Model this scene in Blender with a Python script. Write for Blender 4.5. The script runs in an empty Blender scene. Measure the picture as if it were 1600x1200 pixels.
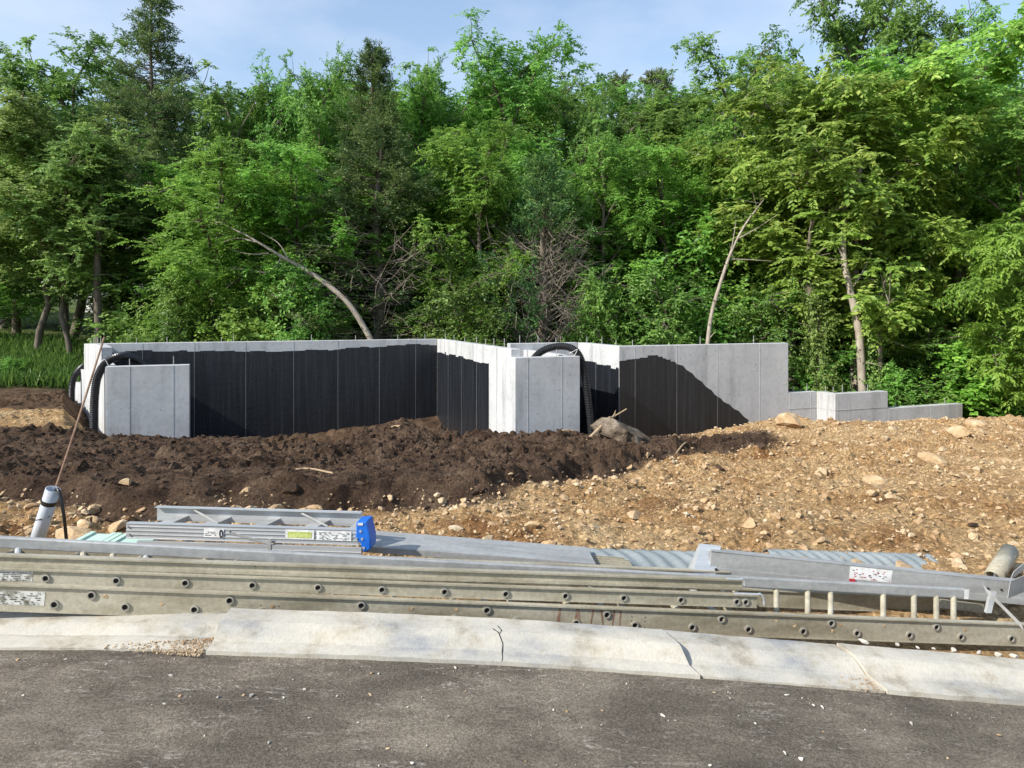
import bpy, math, random
import numpy as np
from mathutils import Vector, Matrix

# ------------------------------------------------------------------ camera, sky, sun
SC = bpy.context.scene
COL = SC.collection
EYE = 1.45; HZ = 488.0; FPX = 1100.0
cam_d = bpy.data.cameras.new("camera"); cam = bpy.data.objects.new("camera", cam_d); COL.objects.link(cam)
cam.location = (0, 0, EYE); cam.rotation_euler = (math.radians(90), 0, 0)
cam_d.sensor_width = 36; cam_d.lens = 36 * FPX / 1600; cam_d.shift_y = -(600 - HZ) / 1600
cam_d.clip_start = 0.05; cam_d.clip_end = 3000
SC.camera = cam
SUN_EL = math.radians(36); SUN_BACK = math.radians(31)          # from the left, a little behind the camera
to_sun = Vector((-math.cos(SUN_EL) * math.cos(SUN_BACK), -math.cos(SUN_EL) * math.sin(SUN_BACK), math.sin(SUN_EL)))
world = bpy.data.worlds.new("World"); SC.world = world; world.use_nodes = True
wn = world.node_tree; wn.nodes.clear()
sky = wn.nodes.new("ShaderNodeTexSky"); sky.sky_type = 'NISHITA'; sky.sun_disc = False
sky.sun_elevation = SUN_EL; sky.sun_rotation = math.atan2(to_sun.x, to_sun.y)
sky.air_density = 1.3; sky.dust_density = 0.6; sky.ozone_density = 3.0
bg = wn.nodes.new("ShaderNodeBackground"); bg.inputs[1].default_value = 0.13
tc = wn.nodes.new("ShaderNodeTexCoord"); mp = wn.nodes.new("ShaderNodeMapping"); mp.inputs['Scale'].default_value = (2.0, 2.0, 5.0)
cn = wn.nodes.new("ShaderNodeTexNoise"); cn.inputs['Scale'].default_value = 1.3; cn.inputs['Detail'].default_value = 6; cn.inputs['Roughness'].default_value = .55
cr = wn.nodes.new("ShaderNodeValToRGB"); cr.color_ramp.elements[0].position = .44; cr.color_ramp.elements[1].position = .66; cr.color_ramp.elements[0].color = (.16, .16, .16, 1)
cr.color_ramp.elements[1].color = (.55, .52, .50, 1)
mx = wn.nodes.new("ShaderNodeMix"); mx.data_type = 'RGBA'; mx.inputs[7].default_value = (4.3, 4.7, 5.5, 1)
wo = wn.nodes.new("ShaderNodeOutputWorld")
L = wn.links.new
L(tc.outputs['Generated'], mp.inputs[0]); L(mp.outputs[0], cn.inputs['Vector']); L(cn.outputs['Fac'], cr.inputs[0])
L(cr.outputs[0], mx.inputs[0]); L(sky.outputs[0], mx.inputs[6]); L(mx.outputs[2], bg.inputs[0]); L(bg.outputs[0], wo.inputs[0])
sun_d = bpy.data.lights.new("sun", 'SUN'); sun_d.energy = 4.2; sun_d.angle = math.radians(.5); sun_d.color = (1, .95, .86)
sun = bpy.data.objects.new("sun", sun_d); COL.objects.link(sun); sun.rotation_euler = (-to_sun).to_track_quat('-Z', 'Y').to_euler()
SC.view_settings.view_transform = 'Standard'; SC.view_settings.look = 'None'; SC.view_settings.gamma = 1
SC.view_settings.exposure = 0.68
try:
    SC.cycles.max_bounces = 6; SC.cycles.transmission_bounces = 3; SC.cycles.transparent_max_bounces = 4
except Exception: pass
random.seed(7); RNG = np.random.default_rng(7)

# ------------------------------------------------------------------ helpers
def P(x, y, D):
    """point at depth D that the photograph shows at pixel (x, y)"""
    return Vector(((x - 800) / FPX * D, D, EYE - (y - HZ) / FPX * D))

def tag(o, label=None, cat=None, group=None, kind=None):
    if label: o['label'] = label
    if cat: o['category'] = cat
    if group: o['group'] = group
    if kind: o['kind'] = kind
    return o

def empty(name, loc=(0, 0, 0)):
    o = bpy.data.objects.new(name, None); COL.objects.link(o); o.location = loc; o.empty_display_size = .1
    return o

def link(name, me, m=None, parent=None):
    o = bpy.data.objects.new(name, me); COL.objects.link(o)
    if m is not None and not me.materials: me.materials.append(m)
    if parent is not None:
        o.parent = parent
        o.matrix_parent_inverse = Matrix.Translation(parent.location).inverted() if parent.parent is None else Matrix.Identity(4)
        if parent.parent is not None:      # sub-part: parent sits at the world origin frame of the thing
            o.matrix_parent_inverse = Matrix.Identity(4)
            if parent.parent.location.length > 0: o.matrix_parent_inverse = Matrix.Identity(4)
    return o

class MB:
    """collects shapes in world coordinates into one mesh"""
    def __init__(s): s.v = []; s.f = []
    def add(s, vs, fs):
        n = len(s.v); s.v += [tuple(v) for v in vs]; s.f += [tuple(i + n for i in f) for f in fs]; return s
    def hexa(s, a, b):       # two quads of 4 corners each (matching order)
        return s.add(list(a) + list(b), [(3, 2, 1, 0), (4, 5, 6, 7), (0, 1, 5, 4), (1, 2, 6, 5), (2, 3, 7, 6), (3, 0, 4, 7)])
    def bar(s, p0, p1, up, back):
        """box from p0 to p1 whose section spans vectors up and back"""
        p0 = Vector(p0); p1 = Vector(p1); up = Vector(up); back = Vector(back)
        return s.hexa([p0, p0 + back, p0 + back + up, p0 + up], [p1, p1 + back, p1 + back + up, p1 + up])
    def prism(s, pts, off):
        n = len(pts); off = Vector(off)
        return s.add([Vector(p) for p in pts] + [Vector(p) + off for p in pts],
                     [tuple(range(n))[::-1], tuple(range(n, 2 * n))] + [(i, (i + 1) % n, n + (i + 1) % n, n + i) for i in range(n)])
    def tube(s, pts, rad, sides=8, cap=True, hollow=False):
        pts = [Vector(p) for p in pts]; n = len(pts)
        if not hasattr(rad, '__len__'): rad = [rad] * n
        ref = None; rings = []
        for i, p in enumerate(pts):
            t = (pts[min(i + 1, n - 1)] - pts[max(i - 1, 0)]).normalized()
            if ref is None: ref = t.orthogonal().normalized()
            ref = (ref - t * ref.dot(t)).normalized(); b = t.cross(ref)
            rings.append([p + (ref * math.cos(2 * math.pi * k / sides) + b * math.sin(2 * math.pi * k / sides)) * rad[i] for k in range(sides)])
        vs = [v for r in rings for v in r]
        fs = [(i * sides + k, i * sides + (k + 1) % sides, (i + 1) * sides + (k + 1) % sides, (i + 1) * sides + k) for i in range(n - 1) for k in range(sides)]
        if cap: fs += [tuple(range(sides))[::-1], tuple((n - 1) * sides + k for k in range(sides))]
        return s.add(vs, fs)
    def mesh(s, name, smooth=False):
        me = bpy.data.meshes.new(name); me.from_pydata(s.v, [], s.f); me.update()
        if smooth: me.polygons.foreach_set('use_smooth', [True] * len(me.polygons))
        return me
    def build(s, name, m, parent=None, smooth=False):
        return link(name, s.mesh(name, smooth), m, parent)

def np_mesh(name, V, F, attrs=None, smooth=False):
    """mesh from numpy vertices (n,3) and faces (m,k)"""
    me = bpy.data.meshes.new(name); V = np.asarray(V, dtype=np.float32); F = np.asarray(F, dtype=np.int32)
    k = F.shape[1]
    me.vertices.add(len(V)); me.vertices.foreach_set('co', V.ravel())
    me.loops.add(F.size); me.loops.foreach_set('vertex_index', F.ravel())
    me.polygons.add(len(F)); me.polygons.foreach_set('loop_start', np.arange(0, F.size, k, dtype=np.int32))
    try: me.polygons.foreach_set('loop_total', np.full(len(F), k, dtype=np.int32))
    except Exception: pass
    me.polygons.foreach_set('use_smooth', np.full(len(F), bool(smooth)))
    for nm, arr in (attrs or {}).items():
        a = me.attributes.new(nm, 'FLOAT', 'POINT'); a.data.foreach_set('value', np.asarray(arr, dtype=np.float32))
    me.update(calc_edges=True); me.validate()
    return me

def _hash(ix, iy, seed):
    h = (ix.astype(np.int64) * 374761393 + iy.astype(np.int64) * 668265263 + seed * 974634777) & 0xffffffff
    h = ((h ^ (h >> 13)) * 1274126177) & 0xffffffff
    return ((h ^ (h >> 16)) & 0xffffff) / float(0xffffff)

def vnoise(x, y, seed=0):
    ix = np.floor(x); iy = np.floor(y); fx = x - ix; fy = y - iy
    fx = fx * fx * (3 - 2 * fx); fy = fy * fy * (3 - 2 * fy)
    a = _hash(ix, iy, seed); b = _hash(ix + 1, iy, seed); c = _hash(ix, iy + 1, seed); d = _hash(ix + 1, iy + 1, seed)
    return (a * (1 - fx) + b * fx) * (1 - fy) + (c * (1 - fx) + d * fx) * fy

def fbm(x, y, seed=0, octv=4):
    s = 0; amp = .5
    for i in range(octv):
        s = s + amp * (vnoise(x * 2 ** i + 17.3 * i, y * 2 ** i - 9.1 * i, seed + i) - .5); amp *= .5
    return s

def clods(x, y, seed=0):
    """rounded lumps 0..1, one per unit cell"""
    wx = fbm(x * 2.3, y * 2.3, seed + 70, 3) * .75; wy = fbm(x * 2.3 + 40, y * 2.3 + 9, seed + 71, 3) * .75; x = x + wx; y = y + wy
    ix = np.floor(x); iy = np.floor(y); best = np.zeros_like(x)
    for dx in (-1, 0, 1):
        for dy in (-1, 0, 1):
            cx = ix + dx; cy = iy + dy
            px = cx + .15 + .7 * _hash(cx, cy, seed); py = cy + .15 + .7 * _hash(cx, cy, seed + 5)
            r = .28 + .42 * _hash(cx, cy, seed + 9); hh = _hash(cx, cy, seed + 13)
            d2 = ((x - px) ** 2 + (y - py) ** 2) / (r * r)
            best = np.maximum(best, np.sqrt(np.clip(1 - d2, 0, 1)) * r * (.4 + hh) * 1.6)
    return best

# ------------------------------------------------------------------ materials
def nodes(name):
    m = bpy.data.materials.new(name); m.use_nodes = True; nt = m.node_tree
    return m, nt, nt.nodes['Principled BSDF'], nt.links.new

def ramp(nt, stops):
    r = nt.nodes.new("ShaderNodeValToRGB"); e = r.color_ramp.elements
    while len(e) < len(stops): e.new(.5)
    for i, (p, c) in enumerate(stops): e[i].position = p; e[i].color = (*c, 1)
    return r

def noise(nt, scale, detail=5, rough=.6, vec=None, stretch=None):
    n = nt.nodes.new("ShaderNodeTexNoise"); n.inputs['Scale'].default_value = scale; n.inputs['Detail'].default_value = detail; n.inputs['Roughness'].default_value = rough
    if vec is None:
        g = nt.nodes.new("ShaderNodeNewGeometry"); vec = g.outputs['Position']
    if stretch:
        mpn = nt.nodes.new("ShaderNodeMapping"); mpn.inputs['Scale'].default_value = stretch; nt.links.new(vec, mpn.inputs[0]); vec = mpn.outputs[0]
    nt.links.new(vec, n.inputs['Vector']); return n

def mixc(nt, fac, a, b, mode='MIX'):
    x = nt.nodes.new("ShaderNodeMix"); x.data_type = 'RGBA'; x.blend_type = mode
    for i, v in ((0, fac), (6, a), (7, b)):
        if hasattr(v, 'is_output'): nt.links.new(v, x.inputs[i])
        elif i == 0: x.inputs[0].default_value = v
        else: x.inputs[i].default_value = (*v, 1)
    return x.outputs[2]

def mat(name, stops, scale=6, detail=6, rough=.8, metal=0, bump=.2, bscale=None, stretch=None, fine=None, spec=.3, rough_var=0):
    """noise-ramped surface; fine=(scale, dark, light) multiplies a second, finer grain"""
    m, nt, b, Lk = nodes(name)
    n = noise(nt, scale, detail, stretch=stretch); r = ramp(nt, stops); Lk(n.outputs['Fac'], r.inputs[0]); c = r.outputs[0]
    if fine:
        n2 = noise(nt, fine[0], 3, .7); r2 = ramp(nt, [(.32, (fine[1],) * 3), (.68, (fine[2],) * 3)]); Lk(n2.outputs['Fac'], r2.inputs[0])
        c = mixc(nt, 1.0, c, r2.outputs[0], 'MULTIPLY')
    Lk(c, b.inputs['Base Color'])
    b.inputs['Roughness'].default_value = rough; b.inputs['Metallic'].default_value = metal
    b.inputs['Specular IOR Level'].default_value = spec
    if rough_var:
        mr = nt.nodes.new("ShaderNodeMapRange"); mr.inputs[3].default_value = rough - rough_var; mr.inputs[4].default_value = rough + rough_var
        n4 = noise(nt, scale * 3, 4); Lk(n4.outputs['Fac'], mr.inputs[0]); Lk(mr.outputs[0], b.inputs['Roughness'])
    if bump:
        n3 = noise(nt, bscale or scale * 6, 6, .65); bp = nt.nodes.new("ShaderNodeBump"); bp.inputs['Strength'].default_value = bump; bp.inputs['Distance'].default_value = .02
        Lk(n3.outputs['Fac'], bp.inputs['Height']); Lk(bp.outputs[0], b.inputs['Normal'])
    return m

def leaf_mat(name, dark, mid, bright, transl=.42):
    m, nt, b, Lk = nodes(name)
    a = nt.nodes.new("ShaderNodeAttribute"); a.attribute_name = 'rnd'
    r = ramp(nt, [(0, dark), (.5, mid), (1, bright)]); Lk(a.outputs['Fac'], r.inputs[0])
    oi = nt.nodes.new("ShaderNodeObjectInfo"); hs = nt.nodes.new("ShaderNodeHueSaturation")
    mr = nt.nodes.new("ShaderNodeMapRange"); mr.inputs[3].default_value = .485; mr.inputs[4].default_value = .515; Lk(oi.outputs['Random'], mr.inputs[0]); Lk(mr.outputs[0], hs.inputs['Hue'])
    mr2 = nt.nodes.new("ShaderNodeMapRange"); mr2.inputs[3].default_value = .8; mr2.inputs[4].default_value = 1.2; Lk(oi.outputs['Random'], mr2.inputs[0]); Lk(mr2.outputs[0], hs.inputs['Value'])
    Lk(r.outputs[0], hs.inputs['Color'])
    b.inputs['Roughness'].default_value = .48; b.inputs['Specular IOR Level'].default_value = .4
    Lk(hs.outputs[0], b.inputs['Base Color'])
    t = nt.nodes.new("ShaderNodeBsdfTranslucent"); br = nt.nodes.new("ShaderNodeBrightContrast"); br.inputs['Bright'].default_value = .02
    Lk(hs.outputs[0], br.inputs[0]); Lk(br.outputs[0], t.inputs[0])
    ms = nt.nodes.new("ShaderNodeMixShader"); ms.inputs[0].default_value = transl
    Lk(b.outputs[0], ms.inputs[1]); Lk(t.outputs[0], ms.inputs[2]); Lk(ms.outputs[0], nt.nodes['Material Output'].inputs[0])
    return m

M = {}
M['asphalt'] = mat('asphalt', [(.3, (.060, .057, .053)), (.55, (.098, .092, .084)), (.75, (.150, .138, .122))], scale=1.6, detail=9, rough=.92, bump=.55, bscale=150, fine=(210, .5, 1.5), stretch=(1, 1.5, 1))
def kerb_material():
    m, nt, b, Lk = nodes('kerb_concrete')
    n = noise(nt, 1.7, 8, .6, stretch=(1, 2.2, 2.2)); r = ramp(nt, [(.30, (.235, .245, .262)), (.42, (.405, .387, .345)), (.55, (.485, .452, .385)), (.74, (.53, .497, .425))]); Lk(n.outputs['Fac'], r.inputs[0])
    n2 = noise(nt, 150, 4, .8, stretch=(1, .35, .35)); r2 = ramp(nt, [(.3, (.84,) * 3), (.6, (1.06,) * 3)]); Lk(n2.outputs['Fac'], r2.inputs[0])     # broom marks run across the kerb
    n3 = noise(nt, 5, 10, .75); r3 = ramp(nt, [(.36, (.66, .63, .58)), (.44, (.90, .87, .82)), (.52, (1, 1, 1)), (.8, (1.04, 1.02, .98))]); Lk(n3.outputs['Fac'], r3.inputs[0])
    c = mixc(nt, 1, r.outputs[0], r2.outputs[0], 'MULTIPLY'); c = mixc(nt, 1, c, r3.outputs[0], 'MULTIPLY'); Lk(c, b.inputs['Base Color']); b.inputs['Roughness'].default_value = .88; b.inputs['Specular IOR Level'].default_value = .2
    bp = nt.nodes.new("ShaderNodeBump"); bp.inputs['Strength'].default_value = .22; bp.inputs['Distance'].default_value = .003; Lk(n2.outputs['Fac'], bp.inputs['Height']); Lk(bp.outputs[0], b.inputs['Normal'])
    return m
M['kerb'] = kerb_material()
def wall_material():
    m, nt, b, Lk = nodes('wall_concrete')
    n = noise(nt, .8, 9, .6); r = ramp(nt, [(.28, (.39, .392, .395)), (.5, (.485, .487, .49)), (.72, (.54, .54, .54))]); Lk(n.outputs['Fac'], r.inputs[0])
    n2 = noise(nt, 3.2, 6, .6, stretch=(1, 1, .13)); r2 = ramp(nt, [(.33, (.72, .72, .72)), (.47, (.97, .97, .97)), (.7, (1.05, 1.05, 1.04))]); Lk(n2.outputs['Fac'], r2.inputs[0])     # run-off streaks
    n3 = noise(nt, 11, 8, .75); r3 = ramp(nt, [(.34, (.84, .84, .83)), (.5, (1, 1, 1)), (.75, (1.05, 1.05, 1.05))]); Lk(n3.outputs['Fac'], r3.inputs[0])
    v = nt.nodes.new("ShaderNodeTexVoronoi"); v.inputs['Scale'].default_value = 5.5; g = nt.nodes.new("ShaderNodeNewGeometry"); Lk(g.outputs['Position'], v.inputs['Vector'])
    rv = ramp(nt, [(.055, (.32, .32, .33)), (.095, (1, 1, 1))]); Lk(v.outputs['Distance'], rv.inputs[0])     # bug holes
    c = mixc(nt, 1, r.outputs[0], r2.outputs[0], 'MULTIPLY'); c = mixc(nt, 1, c, r3.outputs[0], 'MULTIPLY'); c = mixc(nt, .8, c, rv.outputs[0], 'MULTIPLY'); Lk(c, b.inputs['Base Color'])
    b.inputs['Roughness'].default_value = .82; b.inputs['Specular IOR Level'].default_value = .25
    bp = nt.nodes.new("ShaderNodeBump"); bp.inputs['Strength'].default_value = .25; bp.inputs['Distance'].default_value = .01; Lk(n3.outputs['Fac'], bp.inputs['Height']); Lk(bp.outputs[0], b.inputs['Normal'])
    return m
M['concrete'] = wall_material()
M['coating'] = mat('waterproof_coating', [(.34, (.0055, .0065, .009)), (.52, (.011, .013, .017)), (.74, (.026, .029, .036))], scale=5, detail=8, rough=.40, bump=.35, bscale=9, stretch=(3, 3, .10), spec=.5, rough_var=.12)
M['rock'] = mat('limestone', [(.3, (.32, .19, .095)), (.55, (.50, .36, .21)), (.75, (.64, .54, .40))], scale=5, detail=8, rough=.9, bump=.5, bscale=22, fine=(60, .7, 1.15))
M['boulder'] = mat('muddy_boulder', [(.34, (.045, .029, .018)), (.48, (.125, .092, .062)), (.62, (.23, .185, .14)), (.78, (.33, .28, .22))], scale=3.2, detail=9, rough=.92, bump=.9, bscale=11, fine=(40, .6, 1.2))
M['pebble'] = mat('pale_pebble', [(.3, (.36, .33, .28)), (.6, (.52, .49, .43)), (.8, (.62, .58, .52))], scale=12, rough=.85, bump=.2)
M['clod'] = mat('dark_clod', [(.3, (.034, .020, .012)), (.55, (.078, .048, .030)), (.8, (.145, .096, .060))], scale=7, detail=8, rough=.97, bump=.8, bscale=45, fine=(80, .6, 1.3))
M['alu'] = mat('aluminium', [(.3, (.34, .34, .33)), (.7, (.49, .49, .48))], scale=5, rough=.5, metal=.3, bump=.06, bscale=60, stretch=(.3, 3, 3), fine=(30, .85, 1.05), rough_var=.1)
M['alu_bright'] = mat('bright_aluminium', [(.3, (.46, .48, .49)), (.7, (.62, .63, .64))], scale=5, rough=.42, metal=.5, bump=.05, bscale=60, stretch=(.3, 6, 6), rough_var=.1)
M['alu_dull'] = mat('weathered_aluminium', [(.28, (.21, .185, .125)), (.46, (.345, .31, .23)), (.60, (.43, .395, .305)), (.8, (.52, .485, .40))], scale=3.5, detail=8, rough=.6, metal=.12, bump=.1, bscale=70, stretch=(.5, 2, 2), fine=(45, .82, 1.1))
M['ferrule'] = mat('ferrule_metal', [(.3, (.30, .28, .23)), (.7, (.42, .40, .35))], scale=20, rough=.55, metal=.4, bump=.1)
M['dark'] = mat('dark_hollow', [(.3, (.012, .011, .010)), (.7, (.02, .018, .016))], rough=.9, bump=0)
M['black'] = mat('black_plastic', [(.3, (.010, .010, .011)), (.7, (.022, .022, .024))], scale=14, rough=.35, bump=.05, spec=.5)
M['blue'] = mat('blue_plastic', [(.3, (.010, .11, .50)), (.7, (.018, .16, .62))], scale=10, rough=.4, bump=.06, spec=.5)
M['white'] = mat('white_sticker', [(.35, (.55, .55, .53)), (.6, (.76, .76, .74))], scale=22, detail=8, rough=.6, bump=0)
M['worn'] = mat('worn_sticker', [(.40, (.22, .21, .17)), (.5, (.55, .54, .50)), (.7, (.68, .67, .64))], scale=26, detail=10, rough=.7, bump=.1)
M['ink'] = mat('ink', [(.3, (.02, .02, .02)), (.7, (.05, .05, .05))], rough=.7, bump=0)
M['green_ink'] = mat('green_print', [(.35, (.30, .36, .06)), (.6, (.55, .60, .22))], scale=60, rough=.6, bump=0)
M['red_ink'] = mat('red_print', [(.3, (.40, .015, .03)), (.7, (.52, .03, .05))], rough=.6, bump=0)
M['pvc'] = mat('grey_pvc', [(.3, (.40, .43, .47)), (.7, (.50, .53, .57))], scale=8, rough=.45, bump=.04)
M['mint'] = mat('mint_plastic', [(.3, (.42, .58, .48)), (.7, (.54, .68, .58))], scale=8, rough=.5, bump=.05)
M['wood'] = mat('pale_wood', [(.3, (.28, .19, .11)), (.7, (.48, .36, .23))], scale=6, stretch=(1, 8, 8), rough=.85, bump=.3)
M['rust'] = mat('rusty_rod', [(.3, (.16, .085, .05)), (.7, (.30, .20, .14))], scale=20, rough=.8, bump=.2)
M['steel'] = mat('rebar_steel', [(.3, (.30, .30, .30)), (.7, (.45, .44, .42))], scale=20, rough=.6, metal=.4, bump=0)
M['tin'] = mat('ribbed_galvanised_sheet', [(.3, (.19, .22, .225)), (.7, (.31, .34, .34))], scale=6, rough=.55, metal=.2, bump=.05)
M['bark'] = mat('grey_bark', [(.3, (.07, .055, .042)), (.6, (.16, .135, .105)), (.8, (.23, .20, .165))], scale=9, detail=8, rough=.95, bump=.8, bscale=24, stretch=(1, 1, .3))
M['pale_bark'] = mat('pale_bark', [(.3, (.24, .20, .155)), (.6, (.38, .33, .27)), (.8, (.46, .41, .34))], scale=9, detail=8, rough=.95, bump=.5, bscale=24, stretch=(1, 1, .35))
M['dead'] = mat('dead_twig', [(.3, (.15, .12, .095)), (.7, (.29, .25, .205))], scale=8, rough=.95, bump=.2)
M['siding'] = mat('white_siding', [(.3, (.72, .72, .71)), (.7, (.80, .80, .79))], scale=2, rough=.7, bump=.05)
M['shingle'] = mat('roof_shingle', [(.3, (.09, .085, .08)), (.7, (.15, .14, .13))], scale=9, rough=.9, bump=.3)
M['glass'] = mat('window_glass', [(.3, (.02, .025, .03)), (.7, (.03, .035, .04))], rough=.08, bump=0, spec=.6)
M['leaf_mid'] = leaf_mat('leaf_mid', (0.096, 0.216, 0.037), (0.190, 0.367, 0.061), (0.346, 0.555, 0.110), .48)
M['leaf_yellow'] = leaf_mat('leaf_yellow', (0.147, 0.274, 0.044), (0.296, 0.487, 0.080), (0.523, 0.620, 0.154), .48)
M['leaf_dark'] = leaf_mat('leaf_dark', (0.086, 0.182, 0.037), (0.162, 0.302, 0.059), (0.283, 0.452, 0.094), .48)
M['leaf_vivid'] = leaf_mat('leaf_vivid', (0.111, 0.232, 0.032), (0.216, 0.396, 0.054), (0.365, 0.573, 0.098), .48)
M['leaf_pale'] = leaf_mat('leaf_pale', (0.133, 0.236, 0.055), (0.256, 0.404, 0.095), (0.461, 0.610, 0.177), .48)
M['cedar'] = leaf_mat('cedar_spray', (0.049, 0.118, 0.036), (0.117, 0.214, 0.056), (0.245, 0.342, 0.092), .3)
M['pine'] = leaf_mat('pine_needle', (0.112, 0.151, 0.070), (0.189, 0.234, 0.111), (0.300, 0.334, 0.172), .3)
M['grass'] = leaf_mat('grass_blade', (0.050, 0.110, 0.016), (0.100, 0.190, 0.028), (0.190, 0.280, 0.055))

def soil_material():
    m, nt, b, Lk = nodes('site_soil')
    def attr(nm):
        a = nt.nodes.new("ShaderNodeAttribute"); a.attribute_name = nm; return a.outputs['Fac']
    n1 = noise(nt, 1.1, 9, .65); r1 = ramp(nt, [(.30, (.30, .150, .060)), (.44, (.49, .305, .145)), (.58, (.60, .415, .220)), (.76, (.68, .515, .31))]); Lk(n1.outputs['Fac'], r1.inputs[0])
    n2 = noise(nt, 38, 6, .7); r2 = ramp(nt, [(.32, (.42,) * 3), (.50, (.95,) * 3), (.68, (1.5,) * 3)]); Lk(n2.outputs['Fac'], r2.inputs[0])
    tan = mixc(nt, 1, r1.outputs[0], r2.outputs[0], 'MULTIPLY')
    v = nt.nodes.new("ShaderNodeTexVoronoi"); v.inputs['Scale'].default_value = 34; g = nt.nodes.new("ShaderNodeNewGeometry"); Lk(g.outputs['Position'], v.inputs['Vector'])
    bw = nt.nodes.new("ShaderNodeSeparateColor"); Lk(v.outputs['Color'], bw.inputs[0]); rv = ramp(nt, [(.0, (.66, .62, .56)), (.55, (1, 1, 1)), (.86, (1.12, 1.1, 1.05)), (1, (1.65, 1.65, 1.6))]); Lk(bw.outputs[0], rv.inputs[0])
    tan = mixc(nt, .8, tan, rv.outputs[0], 'MULTIPLY')
    n3 = noise(nt, 2.0, 9, .68); r3 = ramp(nt, [(.32, (.040, .024, .015)), (.48, (.098, .061, .039)), (.60, (.155, .102, .066)), (.76, (.26, .18, .118))]); Lk(n3.outputs['Fac'], r3.inputs[0])
    dark = mixc(nt, 1, r3.outputs[0], r2.outputs[0], 'MULTIPLY')
    n4 = noise(nt, 3.5, 8, .6); r4 = ramp(nt, [(.35, (.050, .070, .018)), (.55, (.085, .120, .028)), (.75, (.19, .16, .085))]); Lk(n4.outputs['Fac'], r4.inputs[0])
    c = mixc(nt, attr('dark'), tan, dark); c = mixc(nt, attr('grass'), c, r4.outputs[0]); Lk(c, b.inputs['Base Color'])
    b.inputs['Roughness'].default_value = .97; b.inputs['Specular IOR Level'].default_value = .15
    n5 = noise(nt, 30, 9, .72); bp = nt.nodes.new("ShaderNodeBump"); bp.inputs['Strength'].default_value = 1.0; bp.inputs['Distance'].default_value = .085
    Lk(n5.outputs['Fac'], bp.inputs['Height']); Lk(bp.outputs[0], b.inputs['Normal'])
    return m
M['soil'] = soil_material()

# ------------------------------------------------------------------ terrain (a real height field, metres)
COLX = np.array([-300, 0, 100, 150, 230, 300, 400, 440, 500, 560, 600, 625, 660, 700, 800, 900, 1040, 1100, 1170, 1230, 1300, 1400, 1500, 1600, 1900], float)
BROW = np.array([660, 666, 672, 684, 684, 688, 682, 695, 697, 690, 672, 664, 678, 684, 685, 680, 684, 676, 668, 662, 661, 658, 661, 657, 655], float)
COLU = (COLX - 800) / FPX
lin = lambda a, b: a + (b - a) * np.clip(COLX / 1600, -.2, 1.2)
def three(l, c, r):   # left of the walls, walls, right
    return np.interp(COLX, [0, 105, 175, 1180, 1330, 1600], [l, l, c, c, r, r])
brow_b = (BROW - HZ) / FPX * 12.7
ROWY = np.array([2.9, 3.25, 4.0, 4.6, 5.6, 6.5, 8, 10, 12.7, 14.2, 17, 20, 22, 27, 40, 70, 160, 400], float)
ROWB = np.array([lin(1.47, 1.76), lin(1.45, 1.82), lin(1.46, 1.88), lin(1.57, 1.72), lin(1.60, 1.67), lin(1.66, 1.69), lin(1.85, 1.78), lin(2.05, 1.93),
                 brow_b, np.where(COLX < 130, 2.12, np.where(COLX > 1200, 2.28, brow_b + .45)), three(2.2, 3.9, 2.85), three(2.25, 3.2, 3.3), three(2.0, 2.4, 3.35),
                 three(1.3, 2.0, 3.2), three(.6, 1.2, 2.6), three(-.6, -.4, 1.2), three(-4, -4, -3), three(-6, -6, -6)])
def base_z(X, Y):
    u = np.clip(X / np.maximum(Y, .5), COLU[0], COLU[-1]); Yc = np.clip(Y, ROWY[0], ROWY[-1])
    i = np.clip(np.searchsorted(ROWY, Yc, side='right') - 1, 0, len(ROWY) - 2)
    t = (Yc - ROWY[i]) / (ROWY[i + 1] - ROWY[i]); t = t * t * (3 - 2 * t) * .5 + t * .5
    j = np.clip(np.searchsorted(COLU, u, side='right') - 1, 0, len(COLU) - 2); s = (u - COLU[j]) / (COLU[j + 1] - COLU[j])
    b = (ROWB[i, j] * (1 - s) + ROWB[i, j + 1] * s) * (1 - t) + (ROWB[i + 1, j] * (1 - s) + ROWB[i + 1, j + 1] * s) * t
    return EYE - b
def soil_masks(X, Y, off=0.0):
    x = 800 + FPX * X / np.maximum(Y, .5); wob = fbm(X * 1.3, Y * 1.3, 3, 4) * 1.3
    lo = np.interp(x, [0, 60, 200, 400, 500, 700, 760, 850, 950, 1050, 1200], [6.3, 6.0, 5.65, 5.75, 5.9, 6.3, 6.5, 7.1, 7.7, 8.8, 10.0]) + wob * .5 - off
    hi = np.interp(x, [930, 1000, 1040, 1100, 1200, 1230], [15.5, 13.8, 12.8, 12.2, 11.6, 10.8]) + wob * .6 + off
    d = np.clip((Y - lo) / .22, 0, 1) * np.clip((hi - Y) / .3, 0, 1) * np.clip((1235 - x) / 40, 0, 1)
    tanmound = (x < 165) & (Y > 13.0 + wob) & (Y < 15.6 + wob * .5)
    d = np.where(tanmound, .12, d)
    d = np.where((Y > 12.5) & (x > 165) & (x < 900), np.maximum(d, .95), d); d = np.where((Y > 15.6) & (x < 140), .95, d); d = np.where(Y > 19.5, 1, d)
    g = np.clip((Y - 20.2 - wob * 1.5) / 1.2, 0, 1) * np.clip((260 - x) / 80, 0, 1)
    return d, g
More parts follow.
